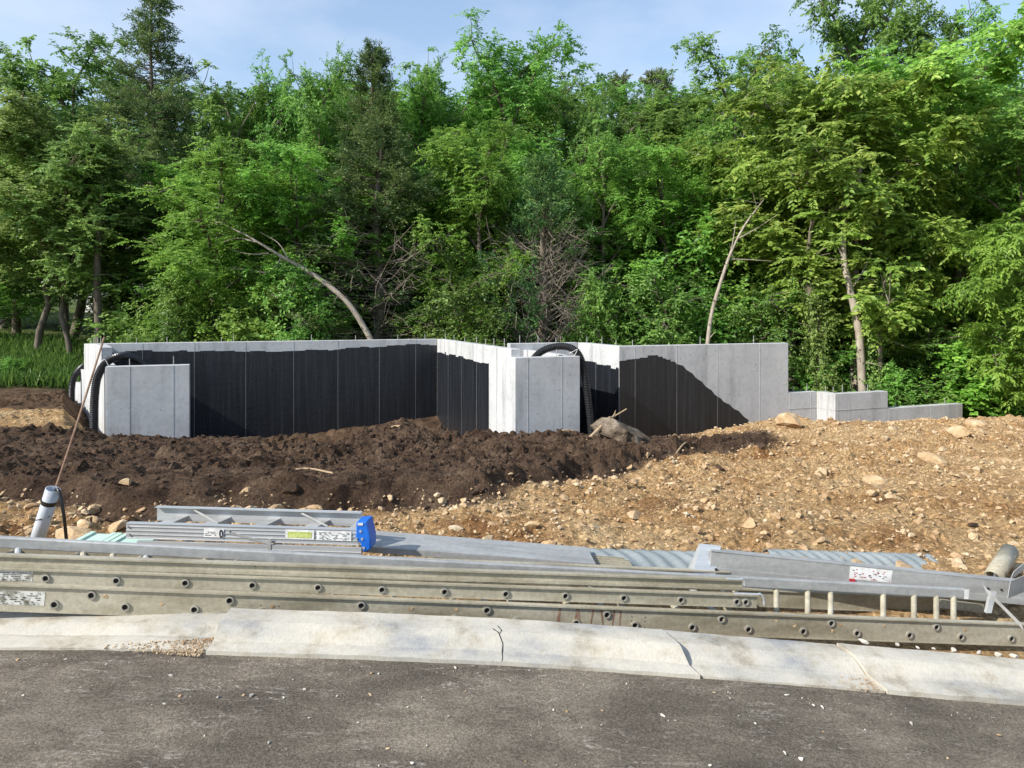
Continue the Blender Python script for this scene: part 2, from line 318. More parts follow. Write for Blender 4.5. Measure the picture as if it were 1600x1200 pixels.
def ground_z(X, Y):
    X = np.atleast_1d(np.asarray(X, float)); Y = np.atleast_1d(np.asarray(Y, float))
    z = base_z(X, Y); d, g = soil_masks(X, Y)
    far = np.clip((Y - 3.9) / .9, .12, 1)
    z = z + d * far * .09 * np.clip((9.5 - Y) / 3, 0, 1)
    lo = np.interp(800 + FPX * X / np.maximum(Y, .5), [0, 60, 200, 400, 500, 700, 760, 850, 950, 1050, 1200], [6.4, 6.1, 5.65, 5.75, 5.9, 6.3, 6.5, 7.1, 7.7, 9.0, 10.3])
    z = z + d * .11 * np.exp(-np.clip(Y - lo - .3, 0, 9) / .6)
    lum = fbm(X * .9, Y * .9, 11, 4) * .20
    cl = clods(X * 1.9, Y * 1.9, 21) * .055 + clods(X * 4.3, Y * 4.3, 31) * .055 + clods(X * 9.5, Y * 9.5, 41) * .050 + fbm(X * 7, Y * 7, 45, 4) * .17
    gr = clods(X * 1.6, Y * 1.6, 51) * .05 + clods(X * 6, Y * 6, 61) * .04 + clods(X * 12, Y * 12, 71) * .035 + fbm(X * 6, Y * 6, 81, 4) * .11
    edge = np.exp(-((vnoise(X * .45, Y * .45, 91) - .5) / .16) ** 2)
    z = z + far * (lum + d * (cl * (.55 + .8 * edge) - .045) + (1 - d) * (gr * (.6 + .6 * edge) - .03)) * np.where(Y > 20, .5, 1)
    return z
def gz(X, Y): return float(ground_z(X, Y)[0])

def graded(a, b, h0, n):      # n steps from a to b, starting near h0 and growing
    r = 1.0
    for _ in range(60):
        tot = h0 * (n if abs(r - 1) < 1e-6 else (r ** n - 1) / (r - 1)); r *= (abs(b - a) / tot) ** (1 / n)
    s = np.cumsum(h0 * r ** np.arange(n)); return a + (b - a) * s / s[-1]
xs_in = np.arange(-12.4, 11.4, .046); xs_out = graded(12.4, 300, .06, 70)
xs = np.concatenate([-xs_out[::-1], xs_in, graded(xs_in[-1], 300, .06, 70)])
ys = np.concatenate([np.arange(3.12, 13.6, .042), np.arange(13.6, 18, .065), np.arange(18, 24, .12), graded(24, 400, .2, 60)])
GX, GY = np.meshgrid(xs, ys); GZ = ground_z(GX.ravel(), GY.ravel()); dk, gs = soil_masks(GX.ravel(), GY.ravel(), .32)
nx, ny = len(xs), len(ys); idx = np.arange(nx * ny).reshape(ny, nx)
F4 = np.stack([idx[:-1, :-1], idx[:-1, 1:], idx[1:, 1:], idx[1:, :-1]], -1).reshape(-1, 4)
ter = link('ground', np_mesh('ground', np.stack([GX.ravel(), GY.ravel(), GZ], 1), F4, {'dark': dk, 'grass': gs}), M['soil'])
tag(ter, 'rough building site ground of dark soil and tan gravel', kind='structure')

# road: falls gently to the right, following the kerb
KX = np.array([-400, 0, 320, 780, 1110, 1400, 1600, 2000], float); KY = np.array([1014, 1017, 1020, 1036, 1060, 1085, 1102, 1138], float)
KD = np.interp(KX, [0, 1600], [2.98, 3.08]); KWX = (KX - 800) / FPX * KD; KWZ = EYE - (KY - HZ) / FPX * KD
def kerb_z(X):
    X = np.asarray(X, float)
    z = np.interp(X, KWX, KWZ); z = np.where(X < KWX[0], KWZ[0] + (X - KWX[0]) * -.01, z); return np.where(X > KWX[-1], KWZ[-1] - (X - KWX[-1]) * .06, z)
def kerb_d(X): return np.interp(X, [KWX[1], KWX[-2]], [2.98, 3.08])
def smooth_kz(X):
    X = np.asarray(X, float); return sum(kerb_z(X + o) for o in (-.4, -.2, 0, .2, .4)) / 5
rx = np.concatenate([-graded(4, 60, .2, 40)[::-1], np.arange(-4, 4.01, .04), graded(4, 60, .2, 40)]); ry = np.concatenate([-graded(0, 30, .3, 20)[::-1], np.arange(0.0, 3.2, .04)])
RX, RY = np.meshgrid(rx, ry); RZ = smooth_kz(RX.ravel()) + fbm(RX.ravel() * 1.2, RY.ravel() * 1.2, 5, 3) * .012 + fbm(RX.ravel() * 9, RY.ravel() * 9, 6, 3) * .006
idx = np.arange(RX.size).reshape(RX.shape); F4 = np.stack([idx[:-1, :-1], idx[:-1, 1:], idx[1:, 1:], idx[1:, :-1]], -1).reshape(-1, 4)

def asphalt_material():
    m, nt, b, Lk = nodes('dusty_asphalt')
    n = noise(nt, 1.5, 10, .68, stretch=(1, 1.8, 1)); r = ramp(nt, [(.32, (.078, .064, .050)), (.48, (.125, .104, .080)), (.64, (.215, .181, .138))]); Lk(n.outputs['Fac'], r.inputs[0])
    n2 = noise(nt, 95, 5, .85); r2 = ramp(nt, [(.32, (.35,) * 3), (.5, (.98,) * 3), (.68, (1.9,) * 3)]); Lk(n2.outputs['Fac'], r2.inputs[0])
    c = mixc(nt, 1, r.outputs[0], r2.outputs[0], 'MULTIPLY')
    # pale scuffs
    n3 = noise(nt, 3.2, 5, .6, stretch=(.55, 2.6, 1)); n3.inputs['Distortion'].default_value = 1.6
    r3 = ramp(nt, [(.475, (0,) * 3), (.50, (.95,) * 3), (.525, (0,) * 3)]); Lk(n3.outputs['Fac'], r3.inputs[0])
    n4 = noise(nt, 2.3, 4); r4 = ramp(nt, [(.42, (0,) * 3), (.58, (1,) * 3)]); Lk(n4.outputs['Fac'], r4.inputs[0])
    n6 = noise(nt, 60, 4, .8); r6 = ramp(nt, [(.45, (0,) * 3), (.6, (1,) * 3)]); Lk(n6.outputs['Fac'], r6.inputs[0])
    f = mixc(nt, 1, r3.outputs[0], r4.outputs[0], 'MULTIPLY'); f = mixc(nt, 1, f, r6.outputs[0], 'MULTIPLY')
    bw = nt.nodes.new("ShaderNodeSeparateColor"); Lk(f, bw.inputs[0])
    c = mixc(nt, bw.outputs[0], c, (.40, .36, .31)); Lk(c, b.inputs['Base Color'])
    b.inputs['Roughness'].default_value = .93; b.inputs['Specular IOR Level'].default_value = .2
    n5 = noise(nt, 150, 4, .7); bp = nt.nodes.new("ShaderNodeBump"); bp.inputs['Strength'].default_value = .7; bp.inputs['Distance'].default_value = .008
    Lk(n5.outputs['Fac'], bp.inputs['Height']); Lk(bp.outputs[0], b.inputs['Normal'])
    return m
M['road'] = asphalt_material()
tag(link('road', np_mesh('road', np.stack([RX.ravel(), RY.ravel(), RZ], 1), F4, smooth=True), M['road']), 'dusty dark asphalt road in the foreground', kind='structure')
me_back = MB().add([(-300, -300, -1.2), (300, -300, -1.2), (300, 3.1, -1.2), (-300, 3.1, -1.2)], [(0, 1, 2, 3)]).mesh('verge')
for nm in ('dark', 'grass'):
    a = me_back.attributes.new(nm, 'FLOAT', 'POINT'); a.data.foreach_set('value', [1.0] * 4)
tag(link('verge', me_back, M['soil']), 'low ground beyond the road edge', kind='structure')

# kerb: cast sections with cracked joints
kerb = empty('kerb', (0, 3.0, 0)); tag(kerb, 'pale rolled concrete kerb along the asphalt road', kind='structure')
def kx_at(px): return (px - 800) / FPX * 3.0
def kerb_section(x0, x1, prof, dz=0, dd=0, skew0=0, skew1=0):
    """swept profile between two joints; skew leans the joint so that it runs diagonally across the kerb"""
    n = max(3, int((x1 - x0) / .05)); vs = []; k = len(prof)
    for i in range(n + 1):
        t = i / n
        for q, (pd, pz) in enumerate(prof):
            sk = skew0 * (1 - t) * pd + skew1 * t * pd
            X = x0 + (x1 - x0) * t + sk
            wob = .0012 * math.sin(X * 9 + q) + .0010 * math.sin(X * 31 + 2 * q)
            vs.append((X, float(kerb_d(X)) + pd + dd + (wob if 0 < q < k - 2 else 0), float(smooth_kz(X)) + pz + dz + wob * .8))
    fs = [(i * k + q, (i + 1) * k + q, (i + 1) * k + q + 1, i * k + q + 1) for i in range(n) for q in range(k - 1)]
    fs += [tuple(range(k)), tuple(n * k + q for q in range(k))[::-1]]
    return MB().add(vs, fs).build('kerb_section', M['kerb'], kerb)
def rolled(h, w=.22): return [(0, -.15), (0, .010), (w * .10, .012), (w * .40, .016), (w * .50, h * .34), (w * .70, h * .80), (w * .80, h * .96), (w * .88, h), (w + .07, h * 1.01), (w + .075, -.15)]
low = rolled(.042); full = [(0, -.15), (0, .016), (.030, .019), (.075, .024), (.100, .046), (.130, .074), (.145, .081), (.165, .083), (.27, .084), (.275, -.15)]; right = rolled(.064, .23)
kerb_section(-9, kx_at(322) - .006, low, dd=.012)
kerb_section(kx_at(323), kx_at(1098), full, dd=-.01, skew1=-.40)
kerb_section(kx_at(1102), kx_at(1396), right, dz=.0, skew0=-.40, skew1=-.28)
kerb_section(kx_at(1399), 9, right, dz=.010, dd=-.004, skew0=-.28)

def crack(pts, label):
    q = []
    for px, t in pts:
        X = kx_at(px); pr = full; zz = np.interp(t, [k[0] for k in pr[1:9]], [k[1] for k in pr[1:9]]); q.append(Vector((X, float(kerb_d(X)) - .01 + t, float(smooth_kz(X)) + float(zz) + .0004)))
    o = MB().tube(q, .0022, 4).build('crack', M['dark'], kerb)
crack([(776, .19), (783, .15), (779, .13), (785, .10), (784, .07), (785, .03), (784, .002)], '')
crack([(769, .16), (777, .14), (781, .12)], '')
# ------------------------------------------------------------------ house foundation
found = empty('house_foundation', (0, 17, -2.5)); tag(found, 'poured concrete house foundation with black waterproofing and stepped end walls', 'foundation')
KY_ = .38; DV = Vector((1, KY_, 0)).normalized(); BV = Vector((KY_, -1, 0)).normalized()     # along the front, toward the camera
ZTOP = EYE - .779; ZB = EYE - 4.6
def wall(p0, p1, zt, th=.22, zt1=None, rebar=(), seams=(), coat=None, rebar_h=.16, trim=0):
    """wall whose seen face runs p0 -> p1 (left to right); coat = polygon of (t along, z) for the black coating"""
    p0 = Vector((p0[0], p0[1], 0)); p1 = Vector((p1[0], p1[1], 0)); d = (p1 - p0); ln = d.length; d.normalize()
    n = Vector((d.y, -d.x, 0))                       # outward, to the viewer
    zt1 = zt if zt1 is None else zt1; back = -n * th
    z = lambda p, h: Vector((p.x, p.y, h))
    p1 = p1 - d * trim
    mb = MB(); mb.hexa([z(p0, ZB), z(p0 + back, ZB), z(p0 + back, zt), z(p0, zt)], [z(p1, ZB), z(p1 + back, ZB), z(p1 + back, zt1), z(p1, zt1)])
    w = mb.build('wall', M['concrete'], found)
    bv = w.modifiers.new('bevel', 'BEVEL'); bv.width = .008; bv.segments = 1
    for s in seams:
        q = p0 + d * s; zz = zt + (zt1 - zt) * s / ln
        MB().bar(z(q, ZB) - n * .004 - d * .005, z(q, zz - .006) - n * .004 - d * .002, d * .004, n * .0090).build('form_seam', M['concrete'], w)
    for s in rebar:
        q = p0 + d * s + back * .5; zz = zt + (zt1 - zt) * s / ln
        MB().tube([z(q, zz - .03), z(q, zz + rebar_h * (.75 + .5 * random.random()))], .0085, 6).build('rebar', M['steel'], w)
    if coat:
        poly = [p0 + d * t + Vector((0, 0, h)) for t, h in coat]
        c = MB().prism([v + n * .0045 for v in poly], -n * .003).build('waterproof_coating', M['coating'], w)
    return w
def ragged(t0, t1, f, step=.16, amp=.035):
    """brushed upper edge of the coating: flat dabs with small steps"""
    out = []; t = t0
    while t < t1 - .02:
        w = step * (.4 + 1.3 * random.random()); h = f((t + min(t + w, t1)) / 2) + (random.random() - .5) * 2 * amp
        e = min(t + w, t1); out += [(t, h + (random.random() - .5) * .012), (e - .004, h + (random.random() - .5) * .02)]; t = e
    return out
A0 = Vector((-10.36, 17.5, 0)); A1 = A0 + Vector((1, KY_, 0)) * 8.17
lnA = (A1 - A0).length
top_edge = ragged(0, lnA, lambda t: ZTOP - .26 + .05 * math.sin(t * .9 + .4) + .06 * t / lnA, .28, .025)
wall(A0, A1, ZTOP, rebar=[.9, 1.6, 2.9, 3.2, 5.2, 6.4, 7.6, 8.4], seams=[1.05, 2.25, 3.5, 4.72, 5.9, 7.05, 8.1], coat=[(0, ZB + .05)] + top_edge + [(lnA, ZB + .05)])
# return toward the camera, lit by the sun
B1 = A1 + Vector((KY_, -1, 0)) * 5.94
lnB = (B1 - A1).length
cb = ragged(.03, lnB * .735, lambda t: ZTOP - .36 - .012 * t, .3, .04)
wall(A1, B1, ZTOP, trim=.252, rebar=[.5, 1.4, 2.4, 3.4, 4.1, 4.7, 5.4], seams=[1.2, 2.5, 3.75, 5.2], coat=[(.03, ZB + .05)] + cb + [(lnB * .735, ZB + .05)])
# front stub wall (porch) and its return
Pz = EYE - .946; P1 = B1 + Vector((1, KY_, 0)) * 1.40
wall(B1 - BV * .004, P1, Pz, th=.25, rebar=[.32, 1.0], seams=[.285, 1.07])
C1 = Vector((1.704, 18.2, 0)); C0 = C1 - Vector((1, KY_, 0)) * 1.75
wall(P1 - BV * .26, P1 - BV * 3.0, Pz, th=.22)
wall(C0, C1, ZTOP, rebar=[.3, .8, 1.3], seams=[.9], coat=[(0, ZB), (0, ZTOP - .35), (1.86, ZTOP - .35), (1.86, ZB)])
D1 = C1 + Vector((KY_, -1, 0)) * 2.0; lnD = (D1 - C1).length
wall(C1, D1, ZTOP, trim=.222, rebar=[.3, 1.1, 1.8], seams=[1.0], coat=[(.02, ZB)] + ragged(.02, lnD - .004, lambda t: ZTOP - .43 - .04 * t, .22, .03) + [(lnD - .004, ZB)])
E1 = D1 + Vector((1, KY_, 0)) * 4.58; lnE = (E1 - D1).length
def e_edge(t): return ZTOP + np.interp(t, [0, .5, .9, 1.25, 1.75, 2.2, 2.8, 3.4, 3.8], [-.34, -.30, -.24, -.30, -.52, -.86, -1.33, -1.70, -2.05])
ce = ragged(.004, 1.5, lambda t: float(e_edge(t)), .17, .012)
ce += [(t, float(e_edge(t)) + .02 * math.sin(t * 23)) for t in np.arange(1.55, 3.8, .09)]
wall(D1, E1, ZTOP, rebar=[.42, 2.3, 3.9], seams=[.42, 1.56, 2.72, 4.0], coat=[(.004, ZB)] + ce + [(3.8, ZB)])
F0 = E1 + DV * .003; zF = EYE - 2.05; F1 = F0 + Vector((1, KY_, 0)) * .85
def hseam(w, p0, p1, zz):
    d = (p1 - p0).normalized(); n = Vector((d.y, -d.x, 0))
    MB().bar(p0 + Vector((0, 0, zz)) - n * .004, p1 + Vector((0, 0, zz)) - n * .004, (0, 0, .010), n * .012).build('form_seam', M['concrete'], w)
w = wall(F0, F1, zF, rebar=[.25, .7], seams=[.05, .72]); hseam(w, F0, F1, zF - .42)
F2 = F1 + Vector((KY_, -1, 0)) * .58
w = wall(F1, F2, zF, trim=.222, rebar=[.2, .45], seams=[.15, .36]); hseam(w, F1, F2, zF - .42)
F3 = F2 + Vector((1, KY_, 0)) * 1.66
w = wall(F2 + DV * .002, F3, zF, rebar=[.35, 1.2], seams=[.09, .46]); hseam(w, F2, F3, zF - .42)
F4p = F3 + Vector((1, KY_, 0)) * 2.57
w = wall(F3 + DV * .004, F4p, EYE - 2.5, rebar=[.4, 2.2], seams=[1.55])
# left: splayed side wall, front block and stepped rear
LK = Vector((.66, -1, 0)); N0 = A0 + LK * 3.07
wall(A0 - LK.normalized() * .0, A0 + LK * 1.9, ZTOP, rebar=[.2, .9])
zbox = EYE - 1.115
wall(A0 + LK * 1.902, N0, zbox, trim=.26, rebar=[.35], seams=[.6])
Bx1 = N0 + Vector((1, KY_, 0)) * 1.466
wall(N0 + DV * .004 + BV * .003, Bx1, zbox, th=.24, rebar=[.42, 1.25], seams=[.44, 1.26])
L2 = Vector((-11.55, 19.0, 0)); wall(L2, A0 + Vector((-.003, .004, 0)), EYE - .846, zt1=ZTOP, rebar=[.4, .9, 1.5])
L3 = Vector((-11.89, 19.4, 0)); wall(L3, L2 + Vector((-.003, .004, 0)), EYE - 1.57, rebar=[.2])
L4 = Vector((-12.42, 20.0, 0)); wall(L4, L3 + Vector((-.003, .004, 0)), EYE - 1.98, rebar=[.3])

# corrugated drain hoses
def spline(pts, n):
    pts = [Vector(p) for p in pts]; pts = [pts[0] * 2 - pts[1]] + pts + [pts[-1] * 2 - pts[-2]]; out = []
    for i in range(1, len(pts) - 2):
        for k in range(n):
            t = k / n; a, b, c, d = pts[i - 1:i + 3]
            out.append(.5 * ((2 * b) + (c - a) * t + (2 * a - 5 * b + 4 * c - d) * t * t + (3 * b - a - 3 * c + d) * t ** 3))
    out.append(pts[-2]); return out
def hose(pts, r, label):
    c = spline(pts, 40); seg = [0]
    for a, b in zip(c, c[1:]): seg.append(seg[-1] + (b - a).length)
    n = int(seg[-1] / .018); path = []; rad = []
    for i in range(n + 1):
        s = seg[-1] * i / n; j = min(max(int(np.searchsorted(seg, s)) - 1, 0), len(c) - 2)
        path.append(c[j].lerp(c[j + 1], (s - seg[j]) / max(seg[j + 1] - seg[j], 1e-6))); rad.append(r * (1.02 if i % 2 else .84))
    return tag(MB().tube(path, rad, 14).build('drain_hose', M['black'], None), label, 'hose')
hose([P(147, 705, 14.5), P(147, 660, 14.52), P(148, 620, 14.55), P(153, 588, 14.62), P(168, 565, 14.75), P(192, 556, 15.0), P(214, 563, 15.5), P(228, 580, 15.9), P(234, 605, 16.1)], .088, 'black corrugated hose arching over the low left concrete block')
hose([P(829, 572, 15.6), P(838, 556, 15.55), P(855, 545, 15.5), P(879, 541, 15.45), P(899, 548, 15.4), P(910, 568, 15.35), P(916, 605, 15.3), P(922, 650, 15.2), P(926, 700, 15.1)], .085, 'black corrugated hose looping over the middle concrete stub wall')
hose([P(112, 655, 19.2), P(112, 625, 19.2), P(113, 600, 19.2), P(119, 584, 19.3), P(130, 573, 19.6), P(142, 570, 20.0)], .085, 'black hose at the far left end of the foundation')
def tie(pts, label):
    return tag(MB().tube(spline(pts, 8), .006, 5).build('cord_tie', M['white'], None), label, 'tie')
tie([P(157, 566, 14.6), P(164, 562, 14.6), P(170, 572, 14.62), P(174, 575, 14.66)], 'white cord tied round the hose by the left concrete block')
tie([P(889, 552, 15.3), P(896, 549, 15.28), P(902, 546, 15.28), P(897, 556, 15.3), P(890, 557, 15.32)], 'white cord tied round the hose over the middle stub wall')

# ------------------------------------------------------------------ rocks
def ico(sub):
    import bmesh
    bm = bmesh.new(); bmesh.ops.create_icosphere(bm, subdivisions=sub, radius=1); v = np.array([q.co[:] for q in bm.verts]); f = np.array([[q.index for q in t.verts] for t in bm.faces]); bm.free(); return v, f
ICO1, ICF1 = ico(1); ICO2, ICF2 = ico(2); ICO4, ICF4 = ico(4)
def chip(V, rng, cuts=7):
    """chisel flat facets into a ball"""
    V = V.copy()
    for _ in range(cuts):
        n = rng.normal(size=3); n /= np.linalg.norm(n); h = rng.uniform(.28, .66); d = V @ n
        V = np.where((d > h)[:, None], V - np.outer(d - h, n), V)
    return V
STONES = []
for i in range(9):
    V = chip(ICO2, RNG, 8) * np.array([1.35, RNG.uniform(.75, 1.3), RNG.uniform(.6, 1.0)]); STONES.append(np_mesh('stone_%d' % i, V, ICF2))
def stone(name, x, y, r, m, label, cat, group=None, z=None, rnd=random):
    me = rnd.choice(STONES); key = me.name + m.name
    if key not in bpy.data.meshes:
        c = me.copy(); c.name = key; c.materials.append(m)
    o = bpy.data.objects.new(name, bpy.data.meshes[key]); COL.objects.link(o)
    o.location = (x, y, (gz(x, y) if z is None else z) + r * (.05 if z is None else .25)); o.scale = (r, r * rnd.uniform(.8, 1.1), r * rnd.uniform(.75, 1.1)); o.rotation_euler = (rnd.uniform(-.3, .3), rnd.uniform(-.3, .3), rnd.uniform(0, 6.3))
    return tag(o, label, cat, group)
def hit(px, py):
    """where the sight line through a pixel meets the bare slope"""
    for Y in np.arange(3.6, 24, .03):
        if float(base_z(np.array([(px - 800) / FPX * Y]), np.array([Y]))[0]) + .06 >= EYE - (py - HZ) / FPX * Y: return (px - 800) / FPX * Y, Y
    return (px - 800) / FPX * 13, 13
for px, py, w, label in [(117, 838, 34, 'large pale yellow rock beside the grey conduit stub'), (38, 822, 20, 'pale rock at the left edge behind the ladders'), (68, 808, 14, 'rounded tan rock left of the grey conduit'),
        (1240, 668, 30, 'tan boulder at the foot of the tall right wall'), (1492, 680, 26, 'broad pale rock on the right crest of the gravel'), (1395, 668, 17, 'pale rock below the low right wall'),
        (1455, 716, 20, 'flat pale slab rock on the right gravel slope'), (1567, 712, 16, 'squared tan rock near the right edge of the gravel'), (1366, 763, 17, 'white faced rock in the middle of the right gravel'),
        (1395, 778, 13, 'tan rock just below the white faced rock'), (1215, 818, 11, 'ochre rock near the right ladders'), (1168, 815, 24, 'big tan rock in the gravel bank'), (765, 835, 15, 'pale rounded rock in the middle gravel bank'),
        (712, 822, 12, 'squarish tan rock in the gravel bank'), (430, 800, 17, 'pale tan rock behind the step ladder'), (492, 802, 16, 'flat tan rock behind the blue capped step ladder'), (1259, 859, 10, 'white stone close behind the right ladders'),
        (1073, 842, 11, 'orange tan stone in the gravel bank'), (855, 848, 11, 'white stone above the ribbed sheet'), (1593, 884, 14, 'cream rock beside the metal tube at right'), (690, 772, 12, 'muddy stone at the front edge of the dark soil'),
        (1310, 660, 12, 'small pale rock left of the low wall'), (1530, 664, 18, 'weathered rock on the right horizon of the gravel'), (620, 664, 10, 'earthy stone on the dark mound')]:
    X, Y = hit(px, py); stone('rock', X, Y, w * Y / FPX, M['rock'], label, 'rock')
def boulder(name, c, size, seed, label, rot=0):
    r = np.random.default_rng(seed); V = chip(ICO4, r, 9) * 1.25
    n = fbm(V[:, 0] * 2.6 + seed, V[:, 1] * 2.2 + V[:, 2] * 2.4, seed, 5) * .45 + fbm(V[:, 0] * 9, V[:, 2] * 9 + V[:, 1] * 5, seed + 3, 4) * .18
    V = V * (1 + n)[:, None] * np.array(size); ca, sa = math.cos(rot), math.sin(rot)
    V = np.stack([V[:, 0] * ca - V[:, 2] * sa, V[:, 1], V[:, 0] * sa + V[:, 2] * ca], 1)
    o = link(name, np_mesh(name, V, ICF4), M['boulder']); o.location = c; return tag(o, label, 'boulder', 'muddy boulders in the heap')
boulder('boulder', P(992, 688, 11.6), (.56, .42, .28), 3, 'largest muddy grey boulder in front of the black wall', -.32)
boulder('boulder', P(946, 692, 11.5), (.26, .25, .24), 5, 'muddy boulder under the broken branch')
boulder('boulder', P(958, 716, 10.9), (.28, .24, .20), 9, 'lower muddy boulder sunk in dark soil')

def scatter(n, xr, yr, keep):
    X = RNG.uniform(*xr, n); Y = yr[0] + (yr[1] - yr[0]) * RNG.uniform(0, 1, n) ** 1.3; d, g = soil_masks(X, Y); k = keep(X, Y, d, g); return X[k], Y[k]
# stones one can pick out in the gravel
X, Y = scatter(700, (-5, 9.5), (4.6, 13), lambda X, Y, d, g: (d < .3) & (np.abs(X) < Y * .74))
for x, y in list(zip(X, Y))[:190]:
    stone('stone', x, y, random.choice([.022, .028, .035, .045, .06]) * (1 + y * .02), M['rock'], 'loose tan stone lying in the gravel slope', 'stone', 'loose stones in the gravel')
X, Y = scatter(260, (-5, -1.5), (4.5, 6.2), lambda X, Y, d, g: (np.abs(X) < Y * .74))
for x, y in list(zip(X, Y))[:45]:
    stone('stone', x, y, random.choice([.025, .035, .05, .065]), M['rock'], 'tan stone among the rubble behind the left ladders', 'stone', 'rubble stones behind the ladders')
# what nobody could count: fine gravel and soil crumbs
def crumbs(name, X, Y, r, m, label, squash=.75):
    n = len(X); Z = ground_z(X, Y); base = [chip(ICO1, RNG, 8) * 1.3 for _ in range(12)]; k = len(ICO1)
    V = np.empty((n, k, 3), np.float32)
    for i in range(n):
        a = RNG.uniform(0, 6.28); c, s = math.cos(a), math.sin(a); b = base[i % 12] * r[i] * RNG.uniform(.7, 1.25, 3) * np.array([1, 1, squash])
        V[i, :, 0] = b[:, 0] * c - b[:, 1] * s + X[i]; V[i, :, 1] = b[:, 0] * s + b[:, 1] * c + Y[i]; V[i, :, 2] = b[:, 2] + Z[i] + r[i] * .3
    F = (ICF1[None] + (np.arange(n) * k)[:, None, None]).reshape(-1, 3)
    return tag(link(name, np_mesh(name, V.reshape(-1, 3), F), m), label, kind='stuff')
X, Y = scatter(34000, (-7, 10.5), (4.4, 13.2), lambda X, Y, d, g: (d < .45) & (np.abs(X) < Y * .77))
X, Y = X[:13000], Y[:13000]; crumbs('gravel', X, Y, RNG.lognormal(-4.75, .55, len(X)).clip(.004, .04) * (.8 + Y * .045), M['rock'], 'fine tan gravel strewn over the bank')
X, Y = scatter(34000, (-10.5, 6), (5.4, 13.4), lambda X, Y, d, g: (d > .5) & (np.abs(X) < Y * .77))
X, Y = X[:11000], Y[:11000]; crumbs('soil_crumbs', X, Y, RNG.lognormal(-4.7, .6, len(X)).clip(.006, .06) * (.8 + Y * .03), M['clod'], 'dark crumbled topsoil lumps', .8)
# clods that stand out
for px, py, w in [(182, 684, 9), (197, 678, 13), (222, 684, 12), (250, 688, 10), (285, 690, 9), (1112, 694, 16), (1170, 702, 15), (1188, 705, 9), (1130, 697, 10), (1206, 713, 6), (1100, 726, 9), (1125, 728, 9), (1060, 700, 9), (610, 672, 12), (632, 668, 12), (655, 681, 9), (745, 765, 15), (560, 770, 14), (600, 778, 13), (450, 778, 14), (500, 785, 12), (660, 778, 12), (300, 790, 12), (350, 793, 11), (1520, 820, 8)]:
    X, Y = hit(px, py); stone('soil_clod', X, Y, w * Y / FPX, M['clod'], 'dark lump of clodded topsoil', 'clod', 'big dark soil clods')

# pebbles on the road
spots = [(28, 1032), (103, 1031), (203, 1036), (38, 1068), (10, 1083), (37, 1089), (124, 1076), (267, 1057), (280, 1089), (237, 1102), (257, 1101), (147, 1159), (12, 1165), (55, 1163), (340, 1091), (393, 1088), (381, 1087), (75, 1191), (476, 1078), (527, 1088), (578, 1086), (443, 1091), (660, 1090), (637, 1106), (580, 1053), (592, 1053), (711, 1044), (483, 1122), (727, 1081), (592, 1197), (645, 1194), (668, 1165), (606, 1170), (420, 1162), (827, 1048), (865, 1110), (942, 1112), (1036, 1119), (1045, 1127), (1056, 1127), (1115, 1083), (1140, 1092), (829, 1150), (1181, 1132), (886, 1112), (1271, 1103), (1286, 1107), (1352, 1141), (1285, 1144), (1252, 1186), (1227, 1179), (1230, 1087), (821, 1190), (1110, 1197), (870, 1196), (1424, 1132), (1480, 1185), (165, 1040), (320, 1150), (560, 1130), (1560, 1150), (980, 1160), (700, 1120)]
def road_hit(px, py):
    for Y in np.arange(1.6, 3.3, .004):
        if smooth_kz((px - 800) / FPX * Y) >= EYE - (py - HZ) / FPX * Y: return (px - 800) / FPX * Y, Y
    return (px - 800) / FPX * 2.9, 2.9
for i, (px, py) in enumerate(spots):
    X, Y = road_hit(px, py); r = random.choice([3.0, 4, 4.5, 6]) * Y / FPX * .62
    stone('pebble', X, Y, r, M['pebble'] if i % 4 else M['rock'], 'small pale pebble lying on the asphalt', 'pebble', 'pebbles on the road', z=float(smooth_kz(X)))
n = 500; X = RNG.uniform(-2.6, 2.8, n); Y = RNG.uniform(1.7, 2.97, n); edge = RNG.uniform(0, 1, n) < .35; Y = np.where(edge, 2.96 - RNG.exponential(.035, n), Y)
wedge = 900; Xw = kx_at(322) - .01 - RNG.exponential(.13, wedge).clip(0, .42); Yw = 3.0 + RNG.uniform(-.05, .11, wedge) * (1 - (kx_at(322) - Xw) / .55)
def grit(name, X, Y, Z, r, m, label):
    k = len(ICO1); base = [chip(ICO1, RNG, 6) for _ in range(8)]; V = np.stack([base[i % 8] * r[i] * RNG.uniform(.7, 1.2, 3) + np.array([X[i], Y[i], Z[i] + r[i] * .35]) for i in range(len(X))])
    F = (ICF1[None] + (np.arange(len(X)) * k)[:, None, None]).reshape(-1, 3); tag(link(name, np_mesh(name, V.reshape(-1, 3), F), m), label, kind='stuff')
grit('road_grit', X, Y, smooth_kz(X), RNG.lognormal(-6.2, .4, n).clip(.001, .006), M['pebble'], 'fine grit strewn over the asphalt')
pz = smooth_kz(Xw) + np.interp(Yw - kerb_d(Xw), [q[0] for q in low[1:9]], [q[1] for q in low[1:9]])
grit('gravel_spill', Xw, Yw, pz, RNG.lognormal(-5.9, .4, wedge).clip(.0015, .009), M['rock'], 'tan gravel spilled against the kerb joint')
n2 = 70; Xw = kx_at(1393) - RNG.exponential(.05, n2).clip(0, .16) ; Yw = 3.05 + RNG.uniform(0, .10, n2); Xw = Xw - (Yw - 3.03) * .28
grit('joint_grit', Xw, Yw, smooth_kz(Xw) + np.interp(Yw - kerb_d(Xw), [q[0] for q in right[1:9]], [q[1] for q in right[1:9]]), RNG.lognormal(-5.6, .3, n2).clip(.002, .008), M['rock'], 'tan grit caught in the right kerb joint')
